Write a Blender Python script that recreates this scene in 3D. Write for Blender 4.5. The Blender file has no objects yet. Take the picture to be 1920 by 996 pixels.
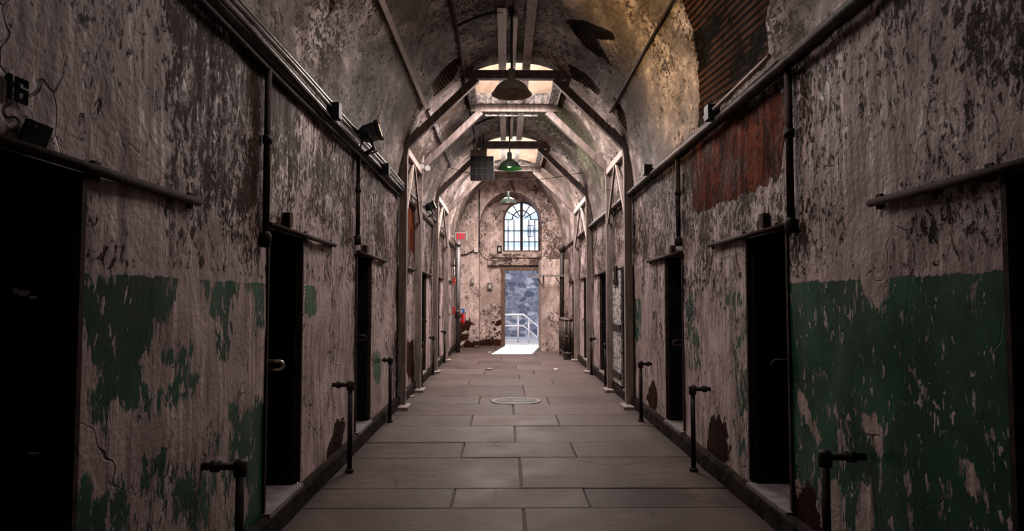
import bpy, math, random
import numpy as np
from mathutils import Vector, Matrix, noise as mnoise

random.seed(7)
S = bpy.context.scene
COL = S.collection
PI = math.pi

# ------------------------------------------------------------------ camera
FPX, CX, CY = 1250.0, 960.0, 498.0
CAMZ = 1.5
PITCH = math.atan(62 / FPX)
YAW = math.atan(13 / FPX)
cam_d = bpy.data.cameras.new('camera')
cam_d.sensor_width = 36.0
cam_d.lens = FPX / 1920 * 36.0
cam_d.clip_start = 0.05
cam_d.clip_end = 300
cam = bpy.data.objects.new('camera', cam_d)
COL.objects.link(cam)
cam.location = (0, 0, CAMZ)
cam.rotation_euler = (PI / 2 + PITCH, 0, -YAW)
S.camera = cam
FWD = Vector((math.sin(YAW) * math.cos(PITCH), math.cos(YAW) * math.cos(PITCH), math.sin(PITCH)))
RGT = Vector((math.cos(YAW), -math.sin(YAW), 0))
UPV = RGT.cross(FWD)

XL, XR, XC, HW = -1.5, 1.8, 0.15, 1.65
SPR, RISE, RISE2, YSTEP = 3.0, 1.9, 2.3, 16.2
YBACK, YEND = -1.6, 20.6


def ray(px, py):
    return FWD + RGT * ((px - CX) / FPX) + UPV * ((CY - py) / FPX)


def on_x(px, py, X):
    d = ray(px, py); t = X / d.x
    return Vector((X, d.y * t, CAMZ + d.z * t))


def on_y(px, py, Y):
    d = ray(px, py); t = Y / d.y
    return Vector((d.x * t, Y, CAMZ + d.z * t))


def on_z(px, py, Z):
    d = ray(px, py); t = (Z - CAMZ) / d.z
    return Vector((d.x * t, d.y * t, Z))


def on_vault(px, py):
    d = ray(px, py)
    t = 0.5
    for _ in range(6000):
        x, z = d.x * t, CAMZ + d.z * t
        if z > SPR and ((x - XC) / HW) ** 2 + ((z - SPR) / RISE) ** 2 > 1:
            break
        if t * d.y > 21: break
        t += 0.004
    return Vector((d.x * t, d.y * t, CAMZ + d.z * t))


def vault_t(p):
    return math.atan2((p.z - SPR) / RISE, (p.x - XC) / HW)


# ------------------------------------------------------------------ node helpers
class NT:
    def __init__(s, name):
        s.m = bpy.data.materials.new(name)
        s.m.use_nodes = True
        s.t = s.m.node_tree
        s.t.nodes.clear()
        s.out = s.t.nodes.new('ShaderNodeOutputMaterial')
        s.b = s.t.nodes.new('ShaderNodeBsdfPrincipled')
        s.t.links.new(s.b.outputs[0], s.out.inputs[0])
        s.tc = s.t.nodes.new('ShaderNodeTexCoord')

    def n(s, typ, **kw):
        o = s.t.nodes.new(typ)
        for k, v in kw.items():
            setattr(o, k, v)
        return o

    def put(s, inp, v):
        if isinstance(v, bpy.types.NodeSocket):
            s.t.links.new(v, inp)
        elif v is not None:
            if isinstance(v, (tuple, list)) and len(v) == 3 and inp.type == 'RGBA':
                v = (*v, 1)
            inp.default_value = v

    def coord(s, scale=(1, 1, 1), rot=(0, 0, 0), src=None):
        mp = s.n('ShaderNodeMapping')
        s.t.links.new(src or s.tc.outputs['Object'], mp.inputs[0])
        mp.inputs['Scale'].default_value = scale
        mp.inputs['Rotation'].default_value = rot
        return mp.outputs[0]

    def noise(s, scale, detail=4, rough=.55, dist=0.0, vec=None, col=False):
        o = s.n('ShaderNodeTexNoise')
        s.put(o.inputs['Vector'], vec or s.tc.outputs['Object'])
        o.inputs['Scale'].default_value = scale
        o.inputs['Detail'].default_value = detail
        o.inputs['Roughness'].default_value = rough
        o.inputs['Distortion'].default_value = dist
        return o.outputs['Color' if col else 'Fac']

    def voro(s, scale, feature='F1', vec=None, out='Distance', rnd=1.0):
        o = s.n('ShaderNodeTexVoronoi', feature=feature)
        s.put(o.inputs['Vector'], vec or s.tc.outputs['Object'])
        o.inputs['Scale'].default_value = scale
        o.inputs['Randomness'].default_value = rnd
        return o.outputs[out]

    def math(s, op, a, b=None, c=None, clamp=False):
        o = s.n('ShaderNodeMath', operation=op, use_clamp=clamp)
        s.put(o.inputs[0], a)
        if b is not None: s.put(o.inputs[1], b)
        if c is not None: s.put(o.inputs[2], c)
        return o.outputs[0]

    def step(s, v, lo, hi, a=0.0, b=1.0):
        o = s.n('ShaderNodeMapRange', interpolation_type='SMOOTHSTEP')
        s.put(o.inputs[0], v)
        o.inputs[1].default_value = lo; o.inputs[2].default_value = hi
        o.inputs[3].default_value = a; o.inputs[4].default_value = b
        return o.outputs[0]

    def mix(s, f, a, b, mode='MIX'):
        o = s.n('ShaderNodeMix', data_type='RGBA', blend_type=mode)
        s.put(o.inputs[0], f)
        s.put(o.inputs[6], a); s.put(o.inputs[7], b)
        return o.outputs[2]

    def attr(s, name):
        o = s.n('ShaderNodeAttribute', attribute_name=name)
        return o.outputs['Fac']

    def bump(s, h, strength=.5, dist=.02, nrm=None):
        o = s.n('ShaderNodeBump')
        s.put(o.inputs['Height'], h)
        o.inputs['Strength'].default_value = strength
        o.inputs['Distance'].default_value = dist
        if nrm: s.put(o.inputs['Normal'], nrm)
        return o.outputs[0]

    def done(s, color=None, rough=None, metal=None, normal=None, spec=None):
        b = s.b
        if color is not None: s.put(b.inputs['Base Color'], color)
        if rough is not None: s.put(b.inputs['Roughness'], rough)
        if metal is not None: s.put(b.inputs['Metallic'], metal)
        if normal is not None: s.put(b.inputs['Normal'], normal)
        if spec is not None: s.put(b.inputs['Specular IOR Level'], spec)
        return s.m


def simple(name, c1, c2, scale=8, rough=.6, metal=0.0, stretch=(1, 1, 1), bump=.2, dist=.005, spec=None):
    t = NT(name)
    v = t.coord(stretch)
    f = t.step(t.noise(scale, 5, .6, .3, v), .35, .65)
    return t.done(t.mix(f, c1, c2), rough, metal, t.bump(f, bump, dist), spec)


def wall_material(name, light, mid, dirt, vault=False, flake_k=1.0):
    """peeling plaster: base coat, stains, curled flakes, cracks, green dado paint, bare brick"""
    t = NT(name)
    co = t.tc.outputs['Object']
    st = t.coord((1, 1.2, .70)) if not vault else t.coord((1.2, .75, 1.2))
    big = t.noise(.9, 3, .6, .4)
    midn = t.noise(3.2, 4, .6, .6, st)
    base = t.mix(t.step(midn, .36, .66), mid, light)
    base = t.mix(t.step(big, .42, .66, 0, .55), base, tuple(c * .66 for c in mid))
    # vertical run-off streaks
    vs = t.coord((1, 7, .55)) if not vault else t.coord((5, 1.2, 2.2))
    streak = t.noise(2.6, 3, .6, .2, vs)
    base = t.mix(t.step(streak, .52, .66, 0, .62), base, tuple(c * .42 for c in mid))
    base = t.mix(t.step(streak, .32, .44, .6, 0), base, tuple(min(1, c * 1.35) for c in light))
    # flakes
    D = t.attr('flake')
    f1 = t.noise(14.5, 5, .62, 1.0, st)
    f2 = t.noise(42, 2, .62, .9, st)
    cl = t.noise(1.6, 3, .5, .5)
    fl = t.math('ADD', t.math('MULTIPLY', f1, .68), t.math('MULTIPLY', f2, .32))
    fl = t.math('ADD', fl, t.math('MULTIPLY', t.math('SUBTRACT', cl, .5), .42))
    fl = t.math('ADD', fl, t.math('MULTIPLY', t.math('SUBTRACT', D, .5), .42 * flake_k))
    fm = t.step(fl, .53, .55)
    halo = t.step(fl, .46, .535, 0, .42)
    base = t.mix(halo, base, tuple(c * .5 for c in mid))
    dcol = t.mix(t.step(t.noise(14, 2, .6, .5, st), .4, .62), dirt, tuple(c * 1.8 for c in dirt))
    base = t.mix(fm, base, dcol)
    # bright curled chip edges
    edge = t.math('MULTIPLY', t.step(fl, .505, .53), t.step(fl, .535, .55, 1, 0))
    base = t.mix(t.math('MULTIPLY', edge, .45), base, tuple(min(1, c * 1.5) for c in light))
    # cracks
    wv = t.n('ShaderNodeVectorMath', operation='ADD')
    t.put(wv.inputs[0], st)
    sc = t.n('ShaderNodeVectorMath', operation='SCALE')
    t.put(sc.inputs[0], t.noise(3, 2, .6, 0, None, True)); sc.inputs['Scale'].default_value = .5
    t.put(wv.inputs[1], sc.outputs[0])
    ck = t.voro(2.1, 'DISTANCE_TO_EDGE', wv.outputs[0])
    ckm = t.math('MULTIPLY', t.step(ck, .004, .016, 1, 0), t.step(t.noise(1.1, 2), .52, .64))
    base = t.mix(t.math('MULTIPLY', ckm, .85), base, dirt)
    height = t.math('ADD', t.math('MULTIPLY', fm, -.75), t.math('MULTIPLY', t.noise(30, 2), .14))
    height = t.math('ADD', height, t.math('MULTIPLY', edge, .5))
    height = t.math('ADD', height, t.math('MULTIPLY', ckm, -.2))
    height = t.math('ADD', height, t.math('MULTIPLY', midn, .4))
    rough = .62
    # green dado paint
    if not vault:
        pv = t.coord((1, 1.5, .75))
        pv2 = t.coord((1, 9, 2.2))
        g = t.attr('green')
        gn = t.math('ADD', t.math('MULTIPLY', t.math('SUBTRACT', t.noise(5.5, 5, .66, .8, pv), .5), .62),
                    t.math('MULTIPLY', t.math('SUBTRACT', t.noise(4.6, 4, .68, .4, pv2), .5), .42))
        gn = t.math('SUBTRACT', gn, t.math('MULTIPLY', t.step(t.noise(17, 2, .6, .6, t.coord((1, 1.4, .6))), .62, .72), .3))
        gm = t.step(t.math('ADD', g, gn), -.006, .008)
        gcol = t.mix(t.step(t.noise(2.2, 3, .6, .4), .35, .68), (.008, .054, .028), (.018, .108, .056))
        base = t.mix(gm, base, gcol)
        height = t.math('ADD', t.math('MULTIPLY', height, t.math('MULTIPLY_ADD', gm, -.7, 1)), t.math('MULTIPLY', gm, .35))
        rough = t.mix(gm, t.mix(t.step(streak, .3, .6), (.40,) * 3, (.62,) * 3), (.36,) * 3)
    # bare brick
    bk = t.attr('brick')
    bn = t.math('SUBTRACT', t.noise(6, 4, .65, .6), .5)
    bm = t.step(t.math('ADD', bk, t.math('MULTIPLY', bn, .5)), -.005, .012)
    bcol = t.mix(t.step(t.noise(5, 3, .65, .8, t.coord((1, 1, .5))), .35, .68), (.036, .010, .006), (.165, .043, .020))
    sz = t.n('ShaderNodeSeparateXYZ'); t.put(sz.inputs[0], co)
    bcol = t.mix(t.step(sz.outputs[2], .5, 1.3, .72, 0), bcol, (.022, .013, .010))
    bcol = t.mix(t.step(t.noise(16, 2, .6), .56, .68, 0, .8), bcol, (.02, .010, .008))
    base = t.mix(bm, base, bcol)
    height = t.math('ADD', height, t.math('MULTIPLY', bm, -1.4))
    if vault:
        base = t.mix(t.step(t.noise(1.0, 5, .62, .6, t.coord((1.3, .8, 1.3))), .42, .60, .88, 0), base, (.080, .058, .042))
        # bare laths where the plaster has fallen
        la = t.attr('lath')
        lm = t.step(t.math('ADD', la, t.math('MULTIPLY', bn, .22)), -.004, .008)
        w = t.n('ShaderNodeTexWave', wave_type='BANDS', bands_direction='DIAGONAL')
        sgn = t.n('ShaderNodeSeparateXYZ'); t.put(sgn.inputs[0], co)
        cb = t.n('ShaderNodeCombineXYZ')
        t.put(cb.inputs[0], t.math('ABSOLUTE', t.math('SUBTRACT', sgn.outputs[0], XC)))
        t.put(cb.inputs[1], t.math('MULTIPLY', sgn.outputs[1], .10)); t.put(cb.inputs[2], t.math('MULTIPLY', sgn.outputs[2], -1.15))
        t.put(w.inputs['Vector'], cb.outputs[0])
        w.inputs['Scale'].default_value = 9.0
        w.inputs['Distortion'].default_value = .35
        w.inputs['Detail'].default_value = 2
        ws = t.math('MULTIPLY', t.step(w.outputs['Fac'], .25, .5), t.step(t.noise(3.2, 4, .6, .5, t.coord((1, .35, 1))), .42, .5))
        lc = t.mix(t.noise(2.5, 4, .6), (.030, .014, .009), (.13, .060, .036))
        lc = t.mix(ws, (.004, .003, .003), lc)
        base = t.mix(lm, base, lc)
        height = t.math('ADD', height, t.math('MULTIPLY', lm, t.math('SUBTRACT', t.math('MULTIPLY', ws, .4), 1.0)))
        # chicken wire pinned over the plaster
        for ang in (.55, -.55):
            ww = t.n('ShaderNodeTexWave', wave_type='BANDS', bands_direction='Y')
            t.put(ww.inputs['Vector'], t.coord((1, 1, 1), (ang, 0, 0)))
            ww.inputs['Scale'].default_value = 13
            ww.inputs['Distortion'].default_value = .25
            net = t.math('MULTIPLY', t.step(ww.outputs['Fac'], .80, .95), t.attr('net'))
            base = t.mix(t.math('MULTIPLY', net, .35), base, (.05, .04, .03))
    return t.done(base, rough, 0, t.bump(height, .6 if vault else 1.0, .022 if vault else .035), t.math('MULTIPLY', t.math('MULTIPLY', t.step(fm, 0, 1, .28, .05), t.step(bm, 0, 1, 1, .1)), t.step(lm, 0, 1, 1, .05) if vault else t.step(gm, 0, 1, 1, 1.35)))


M = {}
M['wall'] = wall_material('peeling_wall_plaster', (.53, .425, .415), (.35, .263, .252), (.034, .022, .016))
M['vault'] = wall_material('peeling_vault_plaster', (.54, .45, .43), (.24, .188, .165), (.040, .029, .022), vault=True, flake_k=.9)
M['end'] = wall_material('end_wall_plaster', (.56, .45, .41), (.41, .315, .28), (.09, .065, .055), flake_k=1.0)
M['well'] = simple('skylight_well_plaster', (.40, .31, .25), (.54, .43, .35), 5, .8, bump=.3)
M['bright_steel'] = simple('worn_bright_steel', (.5, .46, .40), (.75, .7, .62), 14, .3, .9)
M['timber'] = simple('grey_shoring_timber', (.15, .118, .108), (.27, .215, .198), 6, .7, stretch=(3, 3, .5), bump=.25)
M['timber_pale'] = simple('pale_timber', (.34, .27, .24), (.48, .40, .36), 6, .7, stretch=(3, 3, .5))  # light-coloured timber for rails, battens and a conduit
M['white_timber'] = simple('flaking_white_boards', (.10, .092, .097), (.50, .46, .45), 7, .65, stretch=(3, 1, 3), bump=.4)
M['pale_board'] = simple('whitewashed_board', (.74, .69, .68), (.92, .88, .87), 9, .7, stretch=(3, .6, 3))
M['brown_wood'] = simple('weathered_brown_wood', (.085, .048, .031), (.19, .115, .075), 9, .7, stretch=(3, 3, .4))
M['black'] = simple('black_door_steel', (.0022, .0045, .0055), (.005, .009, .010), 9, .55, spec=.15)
M['iron'] = simple('dark_iron', (.012, .009, .008), (.035, .024, .020), 14, .55, 0, spec=.2)
M['rust'] = simple('rusty_iron', (.022, .013, .010), (.060, .034, .026), 12, .7, 0, bump=.4, spec=.15)
M['steel'] = simple('galvanised_conduit', (.10, .094, .09), (.30, .28, .275), 10, .26, 1.0, stretch=(1, .3, 1))
M['grimy_pipe'] = simple('grimy_painted_pipe', (.035, .026, .023), (.115, .088, .08), 9, .55, 0, spec=.25)
M['column'] = simple('grey_painted_pipe', (.075, .068, .068), (.15, .135, .13), 7, .45, .2, stretch=(1, 1, .3))
M['shade'] = simple('dark_enamel', (.075, .062, .046), (.11, .092, .066), 9, .5)
M['shade_in'] = simple('dull_shade_inside', (.30, .26, .19), (.38, .33, .25), 6, .5)
M['shade_green'] = simple('green_enamel', (.012, .018, .013), (.02, .03, .022), 8, .35)
M['green_in'] = simple('green_shade_inside', (.015, .08, .03), (.03, .13, .05), 8, .35)
M['sill'] = simple('worn_stone_sill', (.11, .092, .09), (.20, .17, .165), 8, .7)
M['plinth'] = simple('dirty_plinth', (.007, .005, .004), (.036, .022, .017), 7, .85, bump=.5, dist=.01, spec=.1)
M['plastic_black'] = simple('black_housing', (.006, .006, .006), (.014, .012, .012), 12, .45, spec=.2)
M['red'] = simple('red_enamel', (.42, .015, .02), (.55, .03, .03), 8, .35)
M['blue'] = simple('blue_tag', (.02, .12, .32), (.04, .18, .4), 8, .5)
M['exit_grey'] = simple('sign_casing', (.42, .38, .37), (.52, .48, .46), 8, .5)
M['exit_face'] = simple('sign_face', (.15, .115, .115), (.19, .145, .145), 8, .5)
M['panel'] = simple('dark_grid_panel', (.012, .010, .011), (.020, .017, .018), 8, .3, spec=.2)
M['panel_line'] = simple('panel_grid_strip', (.040, .034, .034), (.055, .046, .046), 8, .4)
M['white'] = simple('white_paint_chip', (.6, .56, .54), (.75, .71, .69), 20, .8)
M['rail'] = simple('galvanised_handrail', (.58, .58, .62), (.74, .74, .78), 12, .4, .3)
M['radiator'] = simple('dirty_cast_iron', (.022, .016, .014), (.12, .085, .075), 11, .55, .2)
M['concrete'] = simple('pale_concrete', (.42, .40, .39), (.54, .52, .50), 4, .85)
M['stencil'] = simple('black_stencil_paint', (.002, .002, .002), (.006, .005, .005), 20, .9, spec=.05)
M['mortar'] = simple('render_backing', (.2, .16, .15), (.28, .22, .2), 6, .8)


def emit_mat(name, col, strength):
    t = NT(name)
    t.put(t.b.inputs['Base Color'], col)
    t.put(t.b.inputs['Emission Color'], t.mix(t.noise(20), tuple(c * .85 for c in col), col))
    t.b.inputs['Emission Strength'].default_value = strength
    return t.m


M['exit_red'] = emit_mat('lit_red_letters', (.75, .008, .035), 0.75)
M['warm_lens'] = emit_mat('warm_lamp_lens', (1, .55, .25), 9.0)
M['green_lens'] = emit_mat('green_lamp_lens', (.65, 1, .3), 5.0)
M['glow_bulb'] = emit_mat('pale_bulb', (.75, .85, .75), 0.6)
M['lamp_glass'] = simple('clear_lens', (.55, .55, .56), (.7, .7, .7), 12, .1)


def glass_mat():
    t = NT('dusty_window_glass')
    tr = t.n('ShaderNodeBsdfTransparent')
    tr.inputs[0].default_value = (.93, .95, .98, 1)
    gl = t.n('ShaderNodeBsdfGlossy')
    gl.inputs['Roughness'].default_value = .1
    mx = t.n('ShaderNodeMixShader')
    t.put(mx.inputs[0], t.step(t.noise(6, 4), .4, .8, .04, .16))
    t.t.links.new(tr.outputs[0], mx.inputs[1]); t.t.links.new(gl.outputs[0], mx.inputs[2])
    t.t.links.new(mx.outputs[0], t.out.inputs[0])
    return t.m


M['glass'] = glass_mat()


def floor_mat():
    t = NT('worn_bluestone_flags')
    tint = t.attr('tint')
    n1 = t.noise(1.5, 5, .6, .4)
    n2 = t.noise(5, 5, .65, 1.0, t.coord((.7, 2.2, 1)))
    c = t.mix(t.step(n1, .38, .62), (.050, .035, .031), (.100, .072, .064))
    c = t.mix(t.step(n2, .44, .66, 0, .75), c, (.036, .025, .021))
    c = t.mix(t.step(t.noise(11, 5, .7, .4), .60, .70, 0, .5), c, (.16, .12, .108))
    sp = t.voro(.8, 'DISTANCE_TO_EDGE', t.coord((1, .55, 1)))
    c = t.mix(t.math('MULTIPLY', t.step(sp, .002, .010, 1, 0), t.step(t.noise(.9, 2), .52, .6)), c, (.02, .014, .012))
    c = t.mix(t.math('MULTIPLY', tint, .6), c, (.138, .104, .094))
    c = t.mix(t.step(tint, -.6, -.4, 1, 0), c, (.016, .012, .011))
    # gritty dirt along the wall feet
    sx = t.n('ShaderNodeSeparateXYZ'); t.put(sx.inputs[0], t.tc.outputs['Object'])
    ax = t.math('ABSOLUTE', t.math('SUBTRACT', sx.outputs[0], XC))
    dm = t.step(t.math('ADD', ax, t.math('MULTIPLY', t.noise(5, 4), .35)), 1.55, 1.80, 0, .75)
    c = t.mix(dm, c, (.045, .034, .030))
    r = t.step(n1, .3, .7, .5, .66)
    h = t.math('ADD', t.math('MULTIPLY', n2, .7), t.math('MULTIPLY', t.noise(45, 3), .12))
    return t.done(c, r, 0, t.bump(h, .45, .012), .14)


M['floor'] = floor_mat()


def stone_mat():
    t = NT('grey_rubble_masonry')
    wv = t.n('ShaderNodeVectorMath', operation='ADD')
    sc = t.n('ShaderNodeVectorMath', operation='SCALE')
    t.put(sc.inputs[0], t.noise(2.2, 3, .6, 0, None, True)); sc.inputs['Scale'].default_value = .16
    t.put(wv.inputs[0], t.coord((1, 1, 1), (PI / 2, 0, 0))); t.put(wv.inputs[1], sc.outputs[0])
    mp = t.coord((3.0, 5.4, 1), (0, 0, 0), wv.outputs[0])
    cell = t.n('ShaderNodeSeparateColor'); t.put(cell.inputs[0], t.voro(1.0, 'F1', mp, 'Color', .72))
    ed = t.voro(1.0, 'DISTANCE_TO_EDGE', mp, 'Distance', .72)
    c = t.mix(cell.outputs[0], (.10, .108, .145), (.27, .275, .32))
    c = t.mix(t.step(cell.outputs[1], .86, .88), c, (.52, .52, .52))
    c = t.mix(t.step(t.noise(9, 5, .65), .42, .64, 0, .6), c, (.11, .115, .155))
    mort = t.step(t.math('ADD', ed, t.math('MULTIPLY', t.noise(7, 3), .05)), .05, .085, 1, 0)
    c = t.mix(mort, c, (.36, .365, .40))
    return t.done(c, .85, 0, t.bump(t.math('ADD', t.math('MULTIPLY', mort, -.6), t.noise(12, 4)), .8, .03))


M['stone'] = stone_mat()


def siding_mat():
    t = NT('pale_banded_cladding')
    w = t.n('ShaderNodeTexWave', wave_type='BANDS', bands_direction='Z')
    t.put(w.inputs['Vector'], t.tc.outputs['Object'])
    w.inputs['Scale'].default_value = .33
    w.inputs['Distortion'].default_value = .6
    v = t.n('ShaderNodeTexWave', wave_type='BANDS', bands_direction='X')
    t.put(v.inputs['Vector'], t.tc.outputs['Object']); v.inputs['Scale'].default_value = .8
    c = t.mix(t.step(w.outputs['Fac'], .62, .8), (.95, .95, .96), (.55, .60, .72))
    c = t.mix(t.step(v.outputs['Fac'], .86, .95, 0, .4), c, (.45, .48, .55))
    return t.done(c, .6)


M['siding'] = siding_mat()


# ------------------------------------------------------------------ mesh builder
class MB:
    def __init__(s):
        s.v, s.f, s.sm = [], [], []

    def add(s, vs, fs, smooth=False):
        b = len(s.v)
        s.v += [tuple(p) for p in vs]
        s.f += [tuple(i + b for i in f) for f in fs]
        s.sm += [smooth] * len(fs)
        return s

    def box(s, x0, x1, y0, y1, z0, z1):
        vs = [(x, y, z) for x in (x0, x1) for y in (y0, y1) for z in (z0, z1)]
        fs = [(0, 1, 3, 2), (4, 6, 7, 5), (0, 4, 5, 1), (2, 3, 7, 6), (0, 2, 6, 4), (1, 5, 7, 3)]
        return s.add(vs, fs)

    def bar(s, a, b, w, h, up=(0, 1, 0), bev=0.0):
        """square bar from a to b; w along up-axis, h along the other"""
        a, b = Vector(a), Vector(b)
        d = (b - a).normalized(); u = Vector(up)
        u = (u - d * u.dot(d)).normalized(); r = d.cross(u)
        vs = [p + u * (i * w / 2) + r * (j * h / 2) for p in (a, b) for i, j in ((-1, -1), (1, -1), (1, 1), (-1, 1))]
        fs = [(0, 3, 2, 1), (4, 5, 6, 7)] + [(i, (i + 1) % 4, 4 + (i + 1) % 4, 4 + i) for i in range(4)]
        return s.add(vs, fs)

    def tube(s, pts, r, n=12, cap=True):
        pts = [Vector(p) for p in pts]
        rs = r if isinstance(r, (list, tuple)) else [r] * len(pts)
        up = None; rings = []
        for i, p in enumerate(pts):
            d = ((pts[min(i + 1, len(pts) - 1)] - p).normalized() + (p - pts[max(i - 1, 0)]).normalized())
            d = d.normalized() if d.length > 1e-6 else Vector((0, 0, 1))
            if up is None:
                up = Vector((0, 0, 1)) if abs(d.z) < .9 else Vector((1, 0, 0))
            u = (up - d * up.dot(d)).normalized(); w = d.cross(u); up = u
            rings.append([p + (u * math.cos(2 * PI * k / n) + w * math.sin(2 * PI * k / n)) * rs[i] for k in range(n)])
        vs = [q for R_ in rings for q in R_]
        fs = [(i * n + k, i * n + (k + 1) % n, (i + 1) * n + (k + 1) % n, (i + 1) * n + k)
              for i in range(len(pts) - 1) for k in range(n)]
        s.add(vs, fs, True)
        if cap:
            s.add(rings[0], [tuple(reversed(range(n)))]); s.add(rings[-1], [tuple(range(n))])
        return s

    def lathe(s, prof, c, n=32, axis='z', smooth=True):
        vs = []
        for (r, h) in prof:
            for k in range(n):
                a = 2 * PI * k / n
                if axis == 'z': vs.append((c[0] + r * math.cos(a), c[1] + r * math.sin(a), c[2] + h))
                elif axis == 'y': vs.append((c[0] + r * math.cos(a), c[1] + h, c[2] + r * math.sin(a)))
                else: vs.append((c[0] + h, c[1] + r * math.cos(a), c[2] + r * math.sin(a)))
        fs = [(i * n + k, i * n + (k + 1) % n, (i + 1) * n + (k + 1) % n, (i + 1) * n + k)
              for i in range(len(prof) - 1) for k in range(n)]
        return s.add(vs, fs, smooth)

    def prism(s, poly, depth):
        """poly: 3-D points of a flat outline, depth: extrusion vector"""
        n = len(poly); dv = Vector(depth)
        vs = [Vector(p) for p in poly] + [Vector(p) + dv for p in poly]
        fs = [tuple(range(n)), tuple(reversed(range(n, 2 * n)))] + [(i, i + n, (i + 1) % n + n, (i + 1) % n) for i in range(n)]
        return s.add(vs, fs)

    def build(s, name, mat, parent=None):
        me = bpy.data.meshes.new(name)
        me.from_pydata(s.v, [], s.f)
        me.polygons.foreach_set('use_smooth', s.sm)
        me.materials.append(mat)
        me.update()
        import bmesh
        bm = bmesh.new(); bm.from_mesh(me)
        bmesh.ops.remove_doubles(bm, verts=bm.verts, dist=1e-5)
        bmesh.ops.recalc_face_normals(bm, faces=bm.faces)
        bm.to_mesh(me); bm.free()
        o = bpy.data.objects.new(name, me)
        COL.objects.link(o)
        if parent is not None:
            o.parent = parent
            loc = parent.location.copy() if parent.parent is None else parent.parent.location.copy()
            if parent.type == 'EMPTY':
                o.matrix_parent_inverse = Matrix.Translation(-parent.location)
        return o


def sub(o, parent):
    """a sub-part under a mesh part whose own geometry is in world coordinates"""
    o.parent = parent
    return o


def tag(o, label, cat=None, group=None, kind=None):
    o['label'] = label
    if cat: o['category'] = cat
    if group: o['group'] = group
    if kind: o['kind'] = kind
    return o


def thing(name, loc, label, cat, group=None, kind=None):
    e = bpy.data.objects.new(name, None)
    e.empty_display_size = .1
    COL.objects.link(e)
    e.location = loc
    return tag(e, label, cat, group, kind)


def struct(o, label, cat):
    return tag(o, label, cat, kind='structure')


SIDE = {-1: 'EXIT-sign side', 1: 'radiator side'}
ORD = ['first', 'second', 'third', 'fourth', 'fifth', 'sixth', 'seventh']


def wallx(s):
    return XL if s < 0 else XR


# ------------------------------------------------------------------ masks: polygons in wall coordinates
def sdf(pts, P):
    """signed distance (+ inside) of points P (n x 2) to polygon pts"""
    pts = np.array(pts, float); n = len(pts)
    d = np.full(len(P), 1e9); inside = np.zeros(len(P), bool)
    for i in range(n):
        a, b = pts[i], pts[(i + 1) % n]
        e = b - a; w = P - a
        tt = np.clip((w @ e) / max(e @ e, 1e-12), 0, 1)
        d = np.minimum(d, np.linalg.norm(w - tt[:, None] * e, axis=1))
        c = ((a[1] > P[:, 1]) != (b[1] > P[:, 1]))
        with np.errstate(divide='ignore', invalid='ignore'):
            xi = (b[0] - a[0]) * (P[:, 1] - a[1]) / (b[1] - a[1] + 1e-15) + a[0]
        inside ^= c & (P[:, 0] < xi)
    return np.where(inside, d, -d)


def set_attr(me, name, vals):
    a = me.attributes.new(name, 'FLOAT', 'POINT')
    a.data.foreach_set('value', np.asarray(vals, np.float32))


DOORS = [2.0, 4.56, 7.07, 9.64, 12.2, 14.75, 17.3]
DHW, DZ0, DZ1 = .345, .165, 1.945


def lin(a, b, st):
    n = max(1, int(round((b - a) / st)))
    return [a + (b - a) * i / n for i in range(n)]


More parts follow.
